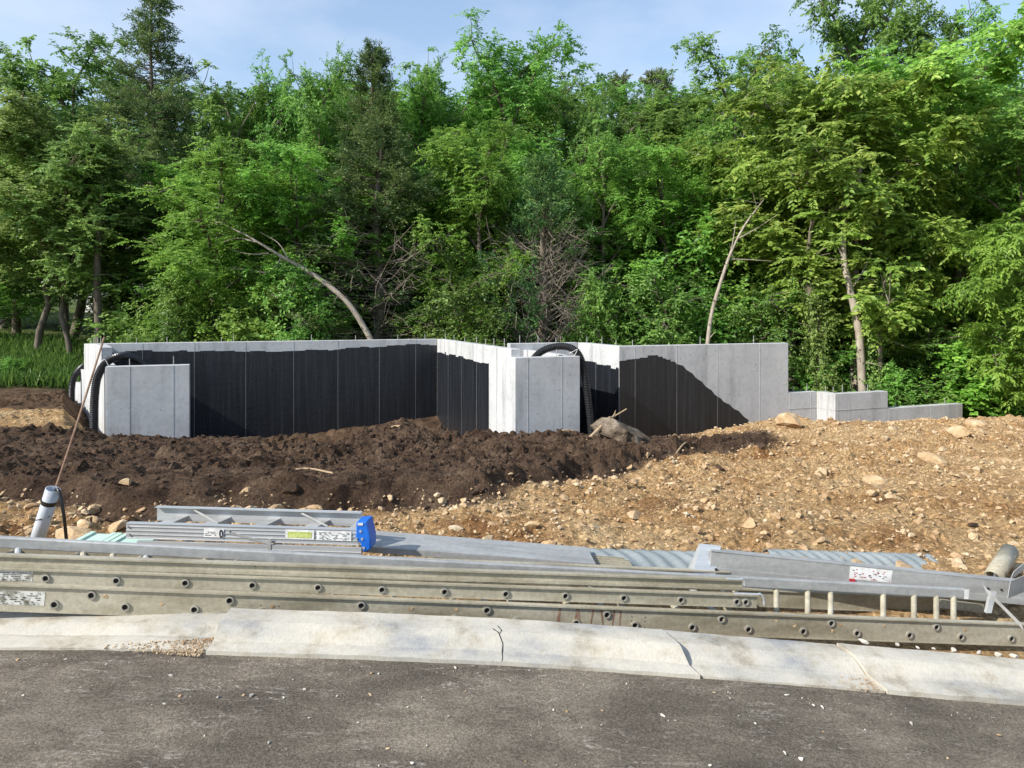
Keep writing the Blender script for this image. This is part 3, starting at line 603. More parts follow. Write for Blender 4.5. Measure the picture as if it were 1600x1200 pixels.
for px, py, w in [(1348, 1014, 14), (1403, 1014, 10), (1490, 1018, 12), (1530, 1016, 9), (1560, 1020, 10), (1585, 1018, 11), (1460, 1019, 7), (1433, 1018, 6)]:
    X = (px - 800) / FPX * 3.45; stone('stone', X, 3.45, w * .5 * 3.45 / FPX, M['pebble'], 'small stone lodged between the kerb and the front ladder', 'stone', 'stones behind the kerb', z=float(smooth_kz(X)) + .05)

# broken branch and wood scraps on the heap
br = empty('broken_branch', P(912, 695, 11.9)); tag(br, 'pale broken branch sticking out of the soil heap', 'branch')
MB().tube(spline([P(908, 697, 11.1), P(930, 676, 11.3), P(950, 656, 11.6), P(957, 652, 12.0), P(979, 639, 12.1)], 5), [.03] * 8 + [.036] * 5 + [.02] * 4 + [.012] * 4, 7).build('stem', M['wood'], br)
for a in ([P(955, 652, 12), P(962, 662, 12), P(963, 672, 12)], [P(951, 655, 12), P(951, 664, 12), P(951, 673, 12)], [P(957, 652, 12), P(961, 645, 12), P(962, 641, 12)], [P(962, 657, 12), P(970, 663, 12), P(978, 668, 12)]):
    MB().tube(a, [.012, .009, .005], 5).build('twig', M['wood'], br)
tag(MB().bar(P(922, 745, 10.0), P(960, 751, 9.9), (0, .02, .05), (.02, .06, 0)).build('wood_scrap', M['wood']), 'pale split board lying on the dark soil', 'wood')
for pts, lab in (([P(462, 766, 7.3), P(485, 764, 7.3), P(520, 766, 7.2)], 'reddish root lying along the edge of dark soil'), ([P(1055, 741, 9.0), P(1070, 733, 9.3), P(1085, 722, 9.7)], 'thin pale root at the tip of the dark soil'), ([P(870, 674, 12.4), P(885, 672, 12.4), P(900, 677, 12.4)], 'thin dark twig in front of the stub wall')):
    pts = [Vector((p.x, p.y, max(p.z, gz(p.x, p.y) + .02))) for p in pts]
    tag(MB().tube(spline(pts, 5), .012, 5).build('root', M['wood']), lab, 'root')

# ------------------------------------------------------------------ ladders and metal laid behind the kerb
def frame(a, b):
    ax = (b - a).normalized(); back = Vector((-ax.y, ax.x, 0)).normalized(); up = ax.cross(back); up = up if up.z > 0 else -up
    return ax, up, back
def s_at(a, ax, px):     # distance along the line a+s*ax at which it shows at pixel column px
    u = (px - 800) / FPX; return (u * a.y - a.x) / (ax.x - u * ax.y)
def channel(mb, a, s0, s1, ax, up, back, h, web=.004, fl=.028, flip=1):
    """channel rail: web facing the viewer with flanges running back"""
    p0 = a + ax * s0; p1 = a + ax * s1
    mb.bar(p0, p1, up * h, back * web)
    mb.bar(p0 + back * web - back * (.006 if flip else 0), p1 + back * web - back * (.006 if flip else 0), up * .005, back * fl)
    mb.bar(p0 + up * (h - .0045) - back * .013, p1 + up * (h - .0045) - back * .013, up * .0075, back * (fl + web))
def ferrule(c, ax, up, back, r, parent):
    mb = MB(); n = 16; ring = lambda rr, d: [c + (ax * math.cos(2 * math.pi * k / n) + up * math.sin(2 * math.pi * k / n)) * rr - back * d for k in range(n)]
    vs = ring(r, -.002) + ring(r, .007) + ring(r * .66, .008) + ring(r * .62, -.0015)
    mb.add(vs, [(j * n + k, j * n + (k + 1) % n, (j + 1) * n + (k + 1) % n, (j + 1) * n + k) for j in range(3) for k in range(n)])
    f = mb.build('ferrule', M['ferrule'], parent, smooth=False)
    return f
def bore(c, ax, up, back, r, parent):
    n = 16; MB().add([c + (ax * math.cos(2 * math.pi * k / n) + up * math.sin(2 * math.pi * k / n)) * r - back * .0012 for k in range(n)], [tuple(range(n))]).build('rung_bore', M['dark'], parent)
def sticker(a, ax, up, back, s0, s1, h0, h1, parent, m, name='sticker', off=.0012):
    p = a + ax * s0 + up * h0 - back * off
    return MB().bar(p, a + ax * s1 + up * h0 - back * off, up * (h1 - h0), back * .0008).build(name, m, parent)
def text_lines(a, ax, up, back, s0, s1, h0, h1, rows, parent, m, off=.0026, dens=.7):
    """rows of tiny illegible print as short raised dashes, one mesh"""
    mb = MB(); rh = (h1 - h0) / rows
    for r in range(rows):
        s = s0
        while s < s1 - .004:
            w = random.uniform(.004, .014); w = min(w, s1 - s)
            if random.random() < dens: mb.bar(a + ax * s + up * (h0 + r * rh) - back * off, a + ax * (s + w) + up * (h0 + r * rh) - back * off, up * rh * .38, back * .0005)
            s += w + .004
    if mb.v: mb.build('print', m, parent)
a1 = P(0, 955, 3.18); b1 = P(1600, 1010, 3.86); ax, up, back = frame(a1, b1)
lad1 = empty('extension_ladder', a1); tag(lad1, 'weathered aluminium extension ladder base, frontmost and lowest, two rows of rung ends', 'ladder')
rail = MB(); channel(rail, a1, -1.0, 6.1, ax, up, back, .122); r1 = rail.build('rail', M['alu_dull'], lad1)
s0 = s_at(a1, ax, 84)
for k in range(-3, 20):
    for row, h in ((0, .040), (1, .088)):
        if row and k % 2: continue
        s = s0 + .3048 * k + (.154 if row else 0)
        if s > 6.0: continue
        c = a1 + ax * s + up * h; ferrule(c, ax, up, back, .0205, r1); bore(c, ax, up, back, .0136, r1)
        if s < s_at(a1, ax, 1185): MB().tube([c + back * .006, c + back * .40], .0165, 10).build('rung', M['alu'] if row else M['alu_dull'], lad1)
rail = MB(); channel(rail, a1 + back * .40, -1.0, 5.9, ax, up, back, .100); rail.build('rail', M['alu_dull'], lad1)
sticker(a1, ax, up, back, s_at(a1, ax, -60), s_at(a1, ax, 68), .032, .095, r1, M['worn']); text_lines(a1, ax, up, back, s_at(a1, ax, -50), s_at(a1, ax, 62), .036, .092, 6, r1, M['ink'], dens=.35)
for px, h in ((985, .03), (985, .06), (985, .082), (1006, .03), (1006, .06), (1006, .082), (405, .045), (405, .07), (433, .045), (433, .07)):
    c = a1 + ax * s_at(a1, ax, px) + up * h; bore(c, ax, up, back, .0028, r1)
for px, h in ((162, .083), (423, .067), (250, .06), (640, .08), (710, .085), (1130, .085), (1210, .09), (1310, .08), (1380, .085), (1506, .08), (1240, .065), (1300, .045)):   # dried mud splashes
    s = s_at(a1, ax, px); pts = [a1 + ax * (s + math.cos(q) * random.uniform(.006, .014)) + up * (h + math.sin(q) * random.uniform(.004, .011)) - back * .0002 for q in np.arange(0, 6.28, .8)]
    MB().prism(pts, -back * .0016).build('mud_splash', M['rock'], r1)
for px in (870, 898, 922, 935, 955, 965):      # rusty drips
    s = s_at(a1, ax, px); MB().prism([a1 + ax * (s + o) + up * h - back * .0002 for o, h in ((0, .115), (.012, .11), (.02 + random.uniform(-.03, .02), .03), (.008 + random.uniform(-.02, .02), .02))], -back * .0006).build('rust_streak', M['rust'], r1)
# second section lying on it
a2 = P(0, 911, 3.205); b2 = P(1182, 950, 3.69); ax2, up2, back2 = frame(a2, b2); e2 = (b2 - a2).length
lad2 = empty('extension_ladder', a2); tag(lad2, 'aluminium ladder section stacked second from the bottom, one row of rung ends, hooked end', 'ladder')
rail = MB(); channel(rail, a2, -1.0, e2, ax2, up2, back2, .068); r2 = rail.build('rail', M['alu_dull'], lad2)
s0 = s_at(a2, ax2, 71)
for s in [s0 + .3048 * k for k in range(-3, 16)] + [s_at(a2, ax2, 1164)]:
    if s > e2 - .02: continue
    c = a2 + ax2 * s + up2 * .030; ferrule(c, ax2, up2, back2, .0190, r2); bore(c, ax2, up2, back2, .0126, r2)
    MB().tube([c + back2 * .006, c + back2 * .34], .0155, 10).build('rung', M['alu_dull'], lad2)
rail = MB(); channel(rail, a2 + back2 * .34, -1.0, e2, ax2, up2, back2, .066); rail.build('rail', M['alu_dull'], lad2)
sticker(a2, ax2, up2, back2, s_at(a2, ax2, -60), s_at(a2, ax2, 50), .012, .060, r2, M['worn']); text_lines(a2, ax2, up2, back2, s_at(a2, ax2, -50), s_at(a2, ax2, 45), .016, .056, 5, r2, M['ink'], dens=.6)
def hook(a, e, ax, up, back, h, parent, s=1.0):
    q = a + ax * e + up * (h + .003)
    MB().tube(spline([q - ax * .12 * s, q, q + ax * .025 * s + up * .002, q + ax * .045 * s - up * .02 * s, q + ax * .052 * s - up * .055 * s], 6), .006, 8).build('hook', M['alu_bright'], parent)
hook(a2, e2 - .01, ax2, up2, back2, .068, lad2, 1.0)
# third: slim I-beam section on top
a3 = P(0, 887, 3.215); b3 = P(1160, 923, 3.70); ax3, up3, back3 = frame(a3, b3); e3 = (b3 - a3).length
lad3 = empty('straight_ladder', a3); tag(lad3, 'slim aluminium ladder on top of the stack with a long grey far rail', 'ladder')
mb = MB(); mb.bar(a3 - ax3 * 1 + back3 * .010, a3 + ax3 * e3 + back3 * .010, up3 * .05, back3 * .004); mb.bar(a3 - ax3 * 1 - back3 * .006, a3 + ax3 * e3 - back3 * .006, up3 * .020, back3 * .0158)
mb.bar(a3 - ax3 * 1 - back3 * .006, a3 + ax3 * e3 - back3 * .006, up3 * .007 , back3 * .03); mb.bar(a3 - ax3 * 1 + up3 * .0495 - back3 * .004, a3 + ax3 * e3 + up3 * .0495 - back3 * .004, up3 * .008, back3 * .034)
r3 = mb.build('rail', M['alu_dull'], lad3)
hook(a3, e3 - .02, ax3, up3, back3, .056, lad3, .6)
for px, h in ((397, .042), (988, .05), (1010, .05)): bore(a3 + ax3 * s_at(a3, ax3, px) + up3 * h + back3 * .0105, ax3, up3, back3, .003, r3)
# its far rail is longer: the grey rail across the whole picture
a4 = P(0, 857, 3.38); b4 = P(1510, 936, 3.97); ax4, up4, back4 = frame(a4, b4); e4 = (b4 - a4).length
mb = MB(); mb.bar(a4 - ax4, a4 + ax4 * e4, up4 * .054, back4 * .03); r4 = mb.build('rail', M['alu'], lad3); r4['label'] = 'long plain grey rail crossing the whole picture'; bv = r4.modifiers.new('bevel', 'BEVEL'); bv.width = .006; bv.segments = 2
sticker(a4, ax4, up4, back4, s_at(a4, ax4, 1505), e4 + .008, .002, .056, r4, M['white'], 'end_cap', .006)
for i, px in enumerate((-60, 28, 130, 176, 228, 320, 368, 421, 510, 557, 603, 693, 741, 783, 870, 917, 957, 1043, 1092, 1129)):
    c0 = P(px, 880 + px * .036, 3.25 + px * .0004); c1 = P(px, 856.5 + px * .052, 3.392 + px * .00039)
    MB().tube([c0, c1], .0135, 10).build('rung', M['alu_bright'] if i % 3 == 1 else M['alu_dull'], lad3)
# rungs of the near ladder that stand clear at right, seen up to the grey rail
for i, px in enumerate((1213, 1262, 1298, 1380, 1428, 1463, 1490)):
    dd = 3.18 + .68 * px / 1600
    MB().tube([P(px, 975 + (px - 1213) * .03, dd + .03), P(px, 918 + (px - 1213) * .052, 3.392 + px * .00039)], .0150, 12).build('rung', M['alu_dull'], lad1)
# aluminium plank on edge at right, with bracket
a5 = P(1108, 896, 4.02); b5 = P(1600, 945, 4.10); ax5, up5, back5 = frame(a5, b5)
pl = empty('aluminium_plank', a5); tag(pl, 'scuffed aluminium ladder rail with white warning sticker lying at the right', 'ladder rail')
mb = MB(); mb.bar(a5, a5 + ax5 * 2.6, up5 * .128, back5 * .006); mb.bar(a5 + up5 * .122, a5 + ax5 * 2.6 + up5 * .122, up5 * .0065, back5 * .06); mb.bar(a5 - back5 * .004, a5 + ax5 * 2.6 - back5 * .004, up5 * .036, back5 * .005)
r5 = mb.build('rail', M['alu'], pl)
mb = MB(); q = a5 - ax5 * .10 - back5 * .02; mb.add([q, q + ax5 * .13, q + ax5 * .17 + up5 * .15 + back5 * .07, q + ax5 * .05 + up5 * .15 + back5 * .07, q + back5 * .09, q + ax5 * .13 + back5 * .09, q + ax5 * .17 + up5 * .14 + back5 * .10, q + ax5 * .05 + up5 * .14 + back5 * .10], [(0, 1, 2, 3), (7, 6, 5, 4), (0, 4, 5, 1), (1, 5, 6, 2), (2, 6, 7, 3), (3, 7, 4, 0)])
bk = mb.build('end_bracket', M['alu_bright'], pl)
for t in (.2, .5, .75): c = q + ax5 * (.125 + .04 * t) + up5 * .15 * t + back5 * .07 * t; MB().tube([c - back5 * .002, c - back5 * .008], .007, 8).build('rivet', M['dark'], bk)
s0, s1 = s_at(a5, ax5, 1325), s_at(a5, ax5, 1391)
sticker(a5, ax5, up5, back5, s0, s1, .050, .122, r5, M['white']); text_lines(a5, ax5, up5, back5, s0 + .012, s1 - .01, .055, .115, 6, r5, M['red_ink'], dens=.22); text_lines(a5, ax5, up5, back5, s0 + .015, s1 - .03, .058, .110, 5, r5, M['ink'], dens=.15)
sticker(a5, ax5, up5, back5, s0, s0 + .035, .037, .052, r5, M['red_ink'], 'red_tab', .006)
for px in (1541, 1562, 1584): c = a5 + ax5 * s_at(a5, ax5, px) + up5 * .075; MB().tube([c, c - back5 * .006], .006, 8).build('rivet', M['dark'], r5)
# walkboard behind, with ribbed ends
a6 = P(560, 862, 4.12); b6 = P(930, 890, 4.22); ax6, up6, back6 = frame(a6, b6); e6 = (b6 - a6).length
wb = empty('walkboard', a6); tag(wb, 'flat grey aluminium walkboard lying behind the long rail', 'plank')
MB().bar(a6, a6 + ax6 * e6, up6 * .035, back6 * .30).build('deck', M['alu'], wb)
wb2 = empty('walkboard', a6); tag(wb2, 'ribbed brownish walkboard end sticking out past the flat grey one', 'plank')
MB().bar(a6 + ax6 * (e6 - .5) - up6 * .030 + back6 * .03, a6 + ax6 * (e6 + .26) - up6 * .030 + back6 * .03, up6 * .028, back6 * .24).build('deck', M['alu_dull'], wb2)
for k in range(6): p = a6 + ax6 * (e6 + .01) - up6 * .003 + back6 * (.04 + k * .04); MB().bar(p, p + ax6 * .24, up6 * .006, back6 * .012).build('rib', M['alu_dull'], wb2)
MB().bar(a6 + ax6 * (e6 - .02) - back6 * .012 - up6 * .006, a6 + ax6 * (e6 + .03) - back6 * .012 - up6 * .006, up6 * .03, back6 * .011).build('end_clip', M['alu_bright'], wb)
# ribbed galvanised sheets
def ribbed(a, b, depth, label, n, rise=.07):
    ax_, up_, back_ = frame(a, b); ln = (b - a).length; vs = []; cols = n * 8; rows = 10
    for i in range(cols + 1):
        for j in range(rows + 1):
            t = j / rows; w = .010 * math.sin((i / 8 + t * 1.6) * 2 * math.pi)
            vs.append(a + ax_ * ln * i / cols + back_ * depth * t + up_ * (rise * math.sin(t * math.pi * .8) + w))
    me = MB().add(vs, [(i * (rows + 1) + j, (i + 1) * (rows + 1) + j, (i + 1) * (rows + 1) + j + 1, i * (rows + 1) + j + 1) for i in range(cols) for j in range(rows)])
    o = me.build('ribbed_sheet', M['tin'], None, smooth=True); so = o.modifiers.new('thick', 'SOLIDIFY'); so.thickness = .003
    return tag(o, label, 'metal sheet')
ribbed(P(880, 893, 4.36), P(1130, 900, 4.40), .30, 'pale blue ribbed metal sheet in the middle behind the ladders', 9)
ribbed(P(1215, 890, 4.55), P(1480, 898, 4.62), .24, 'pale ribbed metal sheet behind the right ladder rail', 14, .07)
for k, px in enumerate((1255, 1335, 1405)):
    p = P(px, 892 + k * 3, 4.40 + k * .01); tag(MB().hexa([p, p + Vector((.26, .0, -.05)), p + Vector((.26, .06, -.05)), p + Vector((0, .06, 0))], [p + Vector((.02, .02, .065)), p + Vector((.05, .02, .065)), p + Vector((.05, .07, .065)), p + Vector((.02, .07, .065))]).build('wood_wedge', M['wood']),
        ('leftmost', 'middle', 'rightmost')[k] + ' of three pale wooden wedges behind the right rail', 'wedge')
# scrap at right end
sp = empty('metal_tube', P(1562, 890, 4.5)); tag(sp, 'short dull metal tube tilted up at the right edge', 'tube')
mb = MB(); c0, c1 = P(1550, 905, 4.35), P(1578, 862, 4.62); mb.tube([c0, c1], .052, 20, cap=False); o = mb.build('shell', M['alu_dull'], sp, smooth=True); o.modifiers.new('thick', 'SOLIDIFY').thickness = .005
for p0, p1, u_, w_, lab in ((P(1552, 905, 4.30), P(1585, 878, 4.5), (.03, .03, .03), .004, 'bright angle bracket leaning against the metal tube'), (P(1541, 925, 4.0), P(1600, 985, 3.72), (0, .02, .028), .006, 'shiny flat bar slanting down at the right edge'),
        (P(1575, 935, 3.95), P(1600, 925, 4.05), (.03, .02, .09), .006, 'bright metal plate at the right edge'), (P(1541, 958, 3.95), P(1549, 925, 4.0), (.03, 0, .0), .02, 'upright metal foot bracket beside the slanting bar'), (P(1470, 950, 4.05), P(1538, 958, 4.1), (0, .0, .05), .01, 'dull metal strip under the grey ladder end'),
        (P(1578, 908, 4.3), P(1612, 880, 4.4), (.04, .02, .05), .006, 'white painted bracket behind the metal plate')):
    tag(MB().bar(p0, p1, u_, (0, w_, 0)).build('metal_scrap', M['alu'] if 'strip' not in lab else M['alu_dull']), lab, 'scrap')
# step ladder on its side
a7 = P(197, 841, 4.05); b7 = P(560, 852, 4.00); ax7, up7, back7 = frame(a7, b7); e7 = (b7 - a7).length
st = empty('step_ladder', a7); tag(st, 'aluminium step ladder with blue top cap lying on its side', 'step ladder')
mb = MB(); mb.bar(a7, a7 + ax7 * e7, up7 * .088, back7 * .004)
for h in (.0, .022, .044, .066, .084): mb.bar(a7 + up7 * h - back7 * .004, a7 + ax7 * e7 + up7 * h - back7 * .004, up7 * .004, back7 * .0045)
mb.bar(a7 + up7 * .084 + back7 * .004, a7 + ax7 * e7 + up7 * .084 + back7 * .004, up7 * .004, back7 * .03)
r7 = mb.build('rail', M['alu_bright'], st)
lo7 = a7 - up7 * .066 + ax7 * .07 - back7 * .012
mb = MB(); mb.bar(lo7, lo7 + ax7 * (e7 - .05), up7 * .055, back7 * .02); mb.bar(lo7 + up7 * .026 - back7 * .003, lo7 + ax7 * (e7 - .05) + up7 * .026 - back7 * .003, up7 * .004, back7 * .004); mb.build('rear_rail', M['alu_bright'], st)
bk7 = a7 + back7 * .20 + up7 * .045 + ax7 * .07
mb = MB(); mb.bar(bk7, bk7 + ax7 * (e7 - .1), up7 * .09, back7 * .004); mb.bar(bk7 + up7 * .085 - back7 * .03, bk7 + ax7 * (e7 - .1) + up7 * .085 - back7 * .03, up7 * .004, back7 * .03); mb.build('rail', M['alu_bright'], st)
for s in (.10, .36, .66, .96, 1.22):
    MB().bar(a7 + ax7 * s + back7 * .005 + up7 * .02, bk7 + ax7 * (s + .02) - up7 * .0, ax7 * .075, up7 * .035).build('step', M['alu'], st)
for s in (.20, .85): MB().bar(bk7 + ax7 * s - back7 * .006 + up7 * .08, bk7 + ax7 * (s + .22) - back7 * .1 + up7 * .02, up7 * .012, back7 * .004).build('brace', M['alu'], st)
MB().bar(a7 + ax7 * s_at(a7, ax7, 360) + up7 * .045 - back7 * .006, a7 + ax7 * s_at(a7, ax7, 421) - up7 * .01 - back7 * .006, up7 * .012, back7 * .004).build('spreader', M['alu'], st)
MB().bar(a7 + ax7 * s_at(a7, ax7, 420) - up7 * .07 - back7 * .016, a7 + ax7 * s_at(a7, ax7, 420) + up7 * .025 - back7 * .016, ax7 * .018, back7 * .006).build('hinge_plate', M['alu'], st)
for px, h in ((200, .070), (202, .025), (358, .06), (366, -.035)): c = a7 + ax7 * s_at(a7, ax7, px) + up7 * h - back7 * .004; MB().tube([c, c - back7 * .007], .006, 8).build('rivet', M['alu'], st)
cap = [(556, 816), (573, 815), (576, 828), (579, 842), (579, 859), (568, 864), (563, 850), (554, 842), (556, 834)]
pts = [P(x, y, 3.97) for x, y in cap]; cp = MB().prism(pts[::-1], Vector((.012, .11, .004))).build('top_cap', M['blue'], st); bv = cp.modifiers.new('bevel', 'BEVEL'); bv.width = .008; bv.segments = 2
for x, y in ((563.5, 830), (557, 841.5), (566, 842), (568.5, 856)): c = P(x, y, 3.972); MB().tube([c + Vector((0, .004, 0)), c - Vector((0, .006, 0))], .0075, 10).build('rivet', M['alu_bright'], cp)
c = P(559, 821, 3.966); MB().bar(c, P(567, 821, 3.966), (0, 0, .013), (0, .002, 0)).build('sticker', M['white'], cp)
def st7(px0, px1, h0, h1, m): return sticker(a7, ax7, up7, back7, s_at(a7, ax7, px0), s_at(a7, ax7, px1), h0, h1, r7, m, off=.0055)
st7(319, 350, .022, .072, M['white']); st7(446, 491, .026, .080, M['white']); st7(495, 549, .024, .078, M['white']); st7(450, 487, .034, .068, M['green_ink']).location.y -= .0014
text_lines(a7, ax7, up7, back7, s_at(a7, ax7, 321), s_at(a7, ax7, 338), .032, .060, 3, r7, M['ink'], .0075, .8); text_lines(a7, ax7, up7, back7, s_at(a7, ax7, 499), s_at(a7, ax7, 546), .030, .074, 7, r7, M['ink'], .0075, .55)
c = a7 + ax7 * s_at(a7, ax7, 346) + up7 * .045 - back7 * .0075; MB().tube([c + (ax7 * math.cos(q) * .008 + up7 * math.sin(q) * .021) for q in np.linspace(0, 6.29, 17)], .0028, 5, cap=False).build('handwritten_mark', M['ink'], r7)
ch = empty('chain', P(345, 815, 4.35)); tag(ch, 'short rusty hooks and chain hung over the step ladder', 'chain')
for x in (327, 338, 346, 358): MB().tube(spline([P(x - 2, 822, 4.30), P(x - 3, 808, 4.32), P(x, 804, 4.34), P(x + 3, 807, 4.36), P(x + 2, 820, 4.38)], 4), .006, 6).build('link', M['rust'], ch)
# grey conduit with rod and cable
cd = empty('conduit_stub', P(52, 866, 4.5)); tag(cd, 'grey plastic conduit stub with black tape band leaning out of the ground', 'conduit')
c0, c1 = P(47, 880, 4.55), P(83, 764, 4.5); mb = MB(); mb.tube([c0, c1], .043, 20, cap=False); o = mb.build('pipe', M['pvc'], cd, smooth=True); o.modifiers.new('thick', 'SOLIDIFY').thickness = .006
MB().tube([c0.lerp(c1, .80), c0.lerp(c1, .855)], .0445, 20, cap=False).build('tape_band', M['black'], cd, smooth=True)
MB().tube([c0.lerp(c1, .60) + Vector((-.04, -.03, .0)), c0.lerp(c1, .62) + Vector((0, -.047, .0)), c0.lerp(c1, .645) + Vector((.045, -.02, .0))], .003, 5).build('wire', M['black'], cd)
tag(MB().tube([P(78, 790, 4.52), P(112, 688, 4.72), P(140, 600, 4.95), P(163, 527, 5.2)], [.0075, .0075, .007, .0065], 7).build('rod', M['rust']), 'long thin brown rod leaning out of the grey conduit', 'rod')
tag(MB().tube(spline([P(86, 770, 4.50), P(90, 764, 4.48), P(95, 778, 4.46), P(100, 808, 4.46), P(104, 845, 4.5)], 8), .010, 8).build('cable', M['black'], None, smooth=True), 'dark cable looping down from the grey conduit', 'cable')
gp = empty('plastic_channel', P(160, 850, 4.1)); tag(gp, 'mint green plastic channel lying left of the step ladder', 'channel')
ga, gb = P(98, 868, 4.05), P(214, 874, 4.05); axg, upg, bkg = frame(ga, gb); MB().bar(ga, gb, upg * .055, bkg * .24).build('body', M['mint'], gp)
for t in (.04, .34, .42, .52): c = ga.lerp(gb, t); MB().bar(c - bkg * .004, c + axg * .028 - bkg * .004, upg * .066, bkg * .246).build('ridge', M['mint'], gp)
MB().bar(gb + axg * .002, gb + axg * .03, upg * .05, bkg * .1).build('end_plug', M['black'], gp)

# ------------------------------------------------------------------ woods
def tube_np(acc, pts, rad, sides=5):
    mb = acc; mb.tube(pts, rad, sides, cap=False)
def leaf_np(pos, axis, nrm, ln, wd, rnd, name):
    n = len(pos); axis = axis / np.linalg.norm(axis, axis=1, keepdims=True); side = np.cross(axis, nrm); side /= np.linalg.norm(side, axis=1, keepdims=True) + 1e-9
    up_ = np.cross(side, axis); V = np.empty((n, 4, 3), np.float32); l = ln[:, None]; w = wd[:, None]
    V[:, 0] = pos; V[:, 1] = pos + axis * l * .45 + side * w * .5 + up_ * w * .14; V[:, 2] = pos + axis * l - up_ * l * .12; V[:, 3] = pos + axis * l * .45 - side * w * .5 + up_ * w * .14
    b = np.arange(n)[:, None] * 4; F = np.concatenate([b + [0, 1, 2], b + [0, 2, 3]], 1).reshape(-1, 3)
    return np_mesh(name, V.reshape(-1, 3), F, {'rnd': np.repeat(rnd, 4)})
def unit(v): return v / (np.linalg.norm(v, axis=-1, keepdims=True) + 1e-9)
def broad(name, seed, H=12, R=3.2, base=.16, peak=.55, ncl=480, shoots=7, per=13, leaf=.15, wid=.5, droop=.25, spread=.75, mats=('bark', 'leaf_mid'), lean=0, trunk_r=.16, open_=.0):
    """tapered trunk, limbs reaching to every leaf clump, clumps of leafy shoots"""
    r = np.random.default_rng(seed); wood = MB()
    tp = [np.array([0, 0, -.4])]; off = np.zeros(2)
    for i in range(1, 9): off = off + r.normal(0, .10, 2) + np.array([lean, 0]); tp.append(np.array([off[0], off[1], H * .82 * i / 8]))
    tp = np.array(tp); wood.tube(tp.tolist(), [trunk_r * (1.15 - .95 * (i / 8) ** .9) + .012 for i in range(9)], 8, cap=False)
    trunk_at = lambda h: np.array([np.interp(h, tp[:, 2], tp[:, 0]), np.interp(h, tp[:, 2], tp[:, 1]), h])
    cen = []; lob = r.uniform(0, 6.28, 5)
    limbs = []
    nl = 13
    for i in range(nl):      # main limbs give the crown its lobes
        f = base + (1 - base) * (i + .5) / nl; a = i * 2.4 + r.uniform(-.5, .5); prof = math.sqrt(max(.05, 1 - ((f - peak) / (max(peak - base, 1 - peak) + .06)) ** 2))
        reach = R * prof * r.uniform(.62, 1.0); h0 = H * max(base * .7, f - .16); s = trunk_at(min(h0, H * .80)); e = np.array([s[0] + math.cos(a) * reach, s[1] + math.sin(a) * reach, H * min(.97, f + .05)])
        m = (s + e) / 2 + np.array([0, 0, .25 * reach * .5]); q = [s, (s * .5 + m * .5) + r.normal(0, .06, 3), m, (m + e) / 2 + r.normal(0, .1, 3), e]
        limbs.append(np.array(q)); wood.tube([list(k) for k in q], [trunk_r * .42, trunk_r * .34, trunk_r * .26, trunk_r * .16, .012], 5, cap=False)
    limbs.append(np.array([trunk_at(H * .6), trunk_at(H * .72), trunk_at(H * .82), [tp[-1][0], tp[-1][1], H * .97]]))
    LP = np.concatenate([np.concatenate([l[k] + (l[k + 1] - l[k]) * t for t in np.linspace(0, 1, 6)[:, None]][0:]).reshape(-1, 3) if False else np.array([l[k] + (l[k + 1] - l[k]) * t for k in range(len(l) - 1) for t in (0, .33, .66)]) for l in limbs])
    far = LP[np.linalg.norm(LP[:, :2] - np.array([[np.interp(z, tp[:, 2], tp[:, 0]), np.interp(z, tp[:, 2], tp[:, 1])] for z in LP[:, 2]]), axis=1) > R * .12]
    far = far if len(far) else LP
    PO = []; AX = []; RN = []; tone = []
    for i in range(ncl):
        b = far[r.integers(len(far))]; d = unit(r.normal(size=3) * np.array([1, 1, .65])); c = b + d * R * r.uniform(.06, .34)
        c[2] = max(c[2], H * base * .8)
        if open_ and vnoise(np.array([c[0] * .8 + seed]), np.array([c[2] * .8 + c[1] * .5]), seed)[0] < open_: continue
        if i % 2 == 0: wood.tube([list(b), list((b + c) / 2 + r.normal(0, .04, 3)), list(c)], [.022, .015, .006], 3, cap=False)
        out = unit(np.array([c[0] - trunk_at(c[2])[0], c[1] - trunk_at(c[2])[1], .25 * R])); t0 = r.uniform(.15, .75)
        for s_ in range(shoots):
            sd = unit(out * .55 + r.normal(size=3) * spread + np.array([0, 0, .1])); ln = r.uniform(.35, .75)
            tt = (np.arange(per) + r.uniform(0, 1, per)) / per; pts = c + sd * (tt * ln)[:, None]; pts[:, 2] -= droop * (tt ** 2) * ln
            sgn = np.where(np.arange(per) % 2 == 0, 1, -1)[:, None]; sid = unit(np.cross(sd, np.array([0, 0, 1.0])))
            PO.append(pts); AX.append(sd * .6 + sid * sgn * .8 + np.array([0, 0, -droop * 1.2]) + r.normal(0, .25, (per, 3))); RN.append(unit(np.array([0, 0, .75]) + out * .9 + r.normal(0, .45, (per, 3)))); tone.append(np.clip(t0 + r.normal(0, .17, per), 0, 1))
    PO = np.concatenate(PO); AX = np.concatenate(AX); RN = np.concatenate(RN); tone = np.concatenate(tone); ll = leaf * .9 * r.uniform(.65, 1.25, len(PO))
    crown = leaf_np(PO, AX, RN, ll, ll * wid * 1.1, tone, name + '_crown'); crown.materials.append(M[mats[1]]); tr = wood.mesh(name + '_trunk', True); tr.materials.append(M[mats[0]])
    return tr, crown, H, None
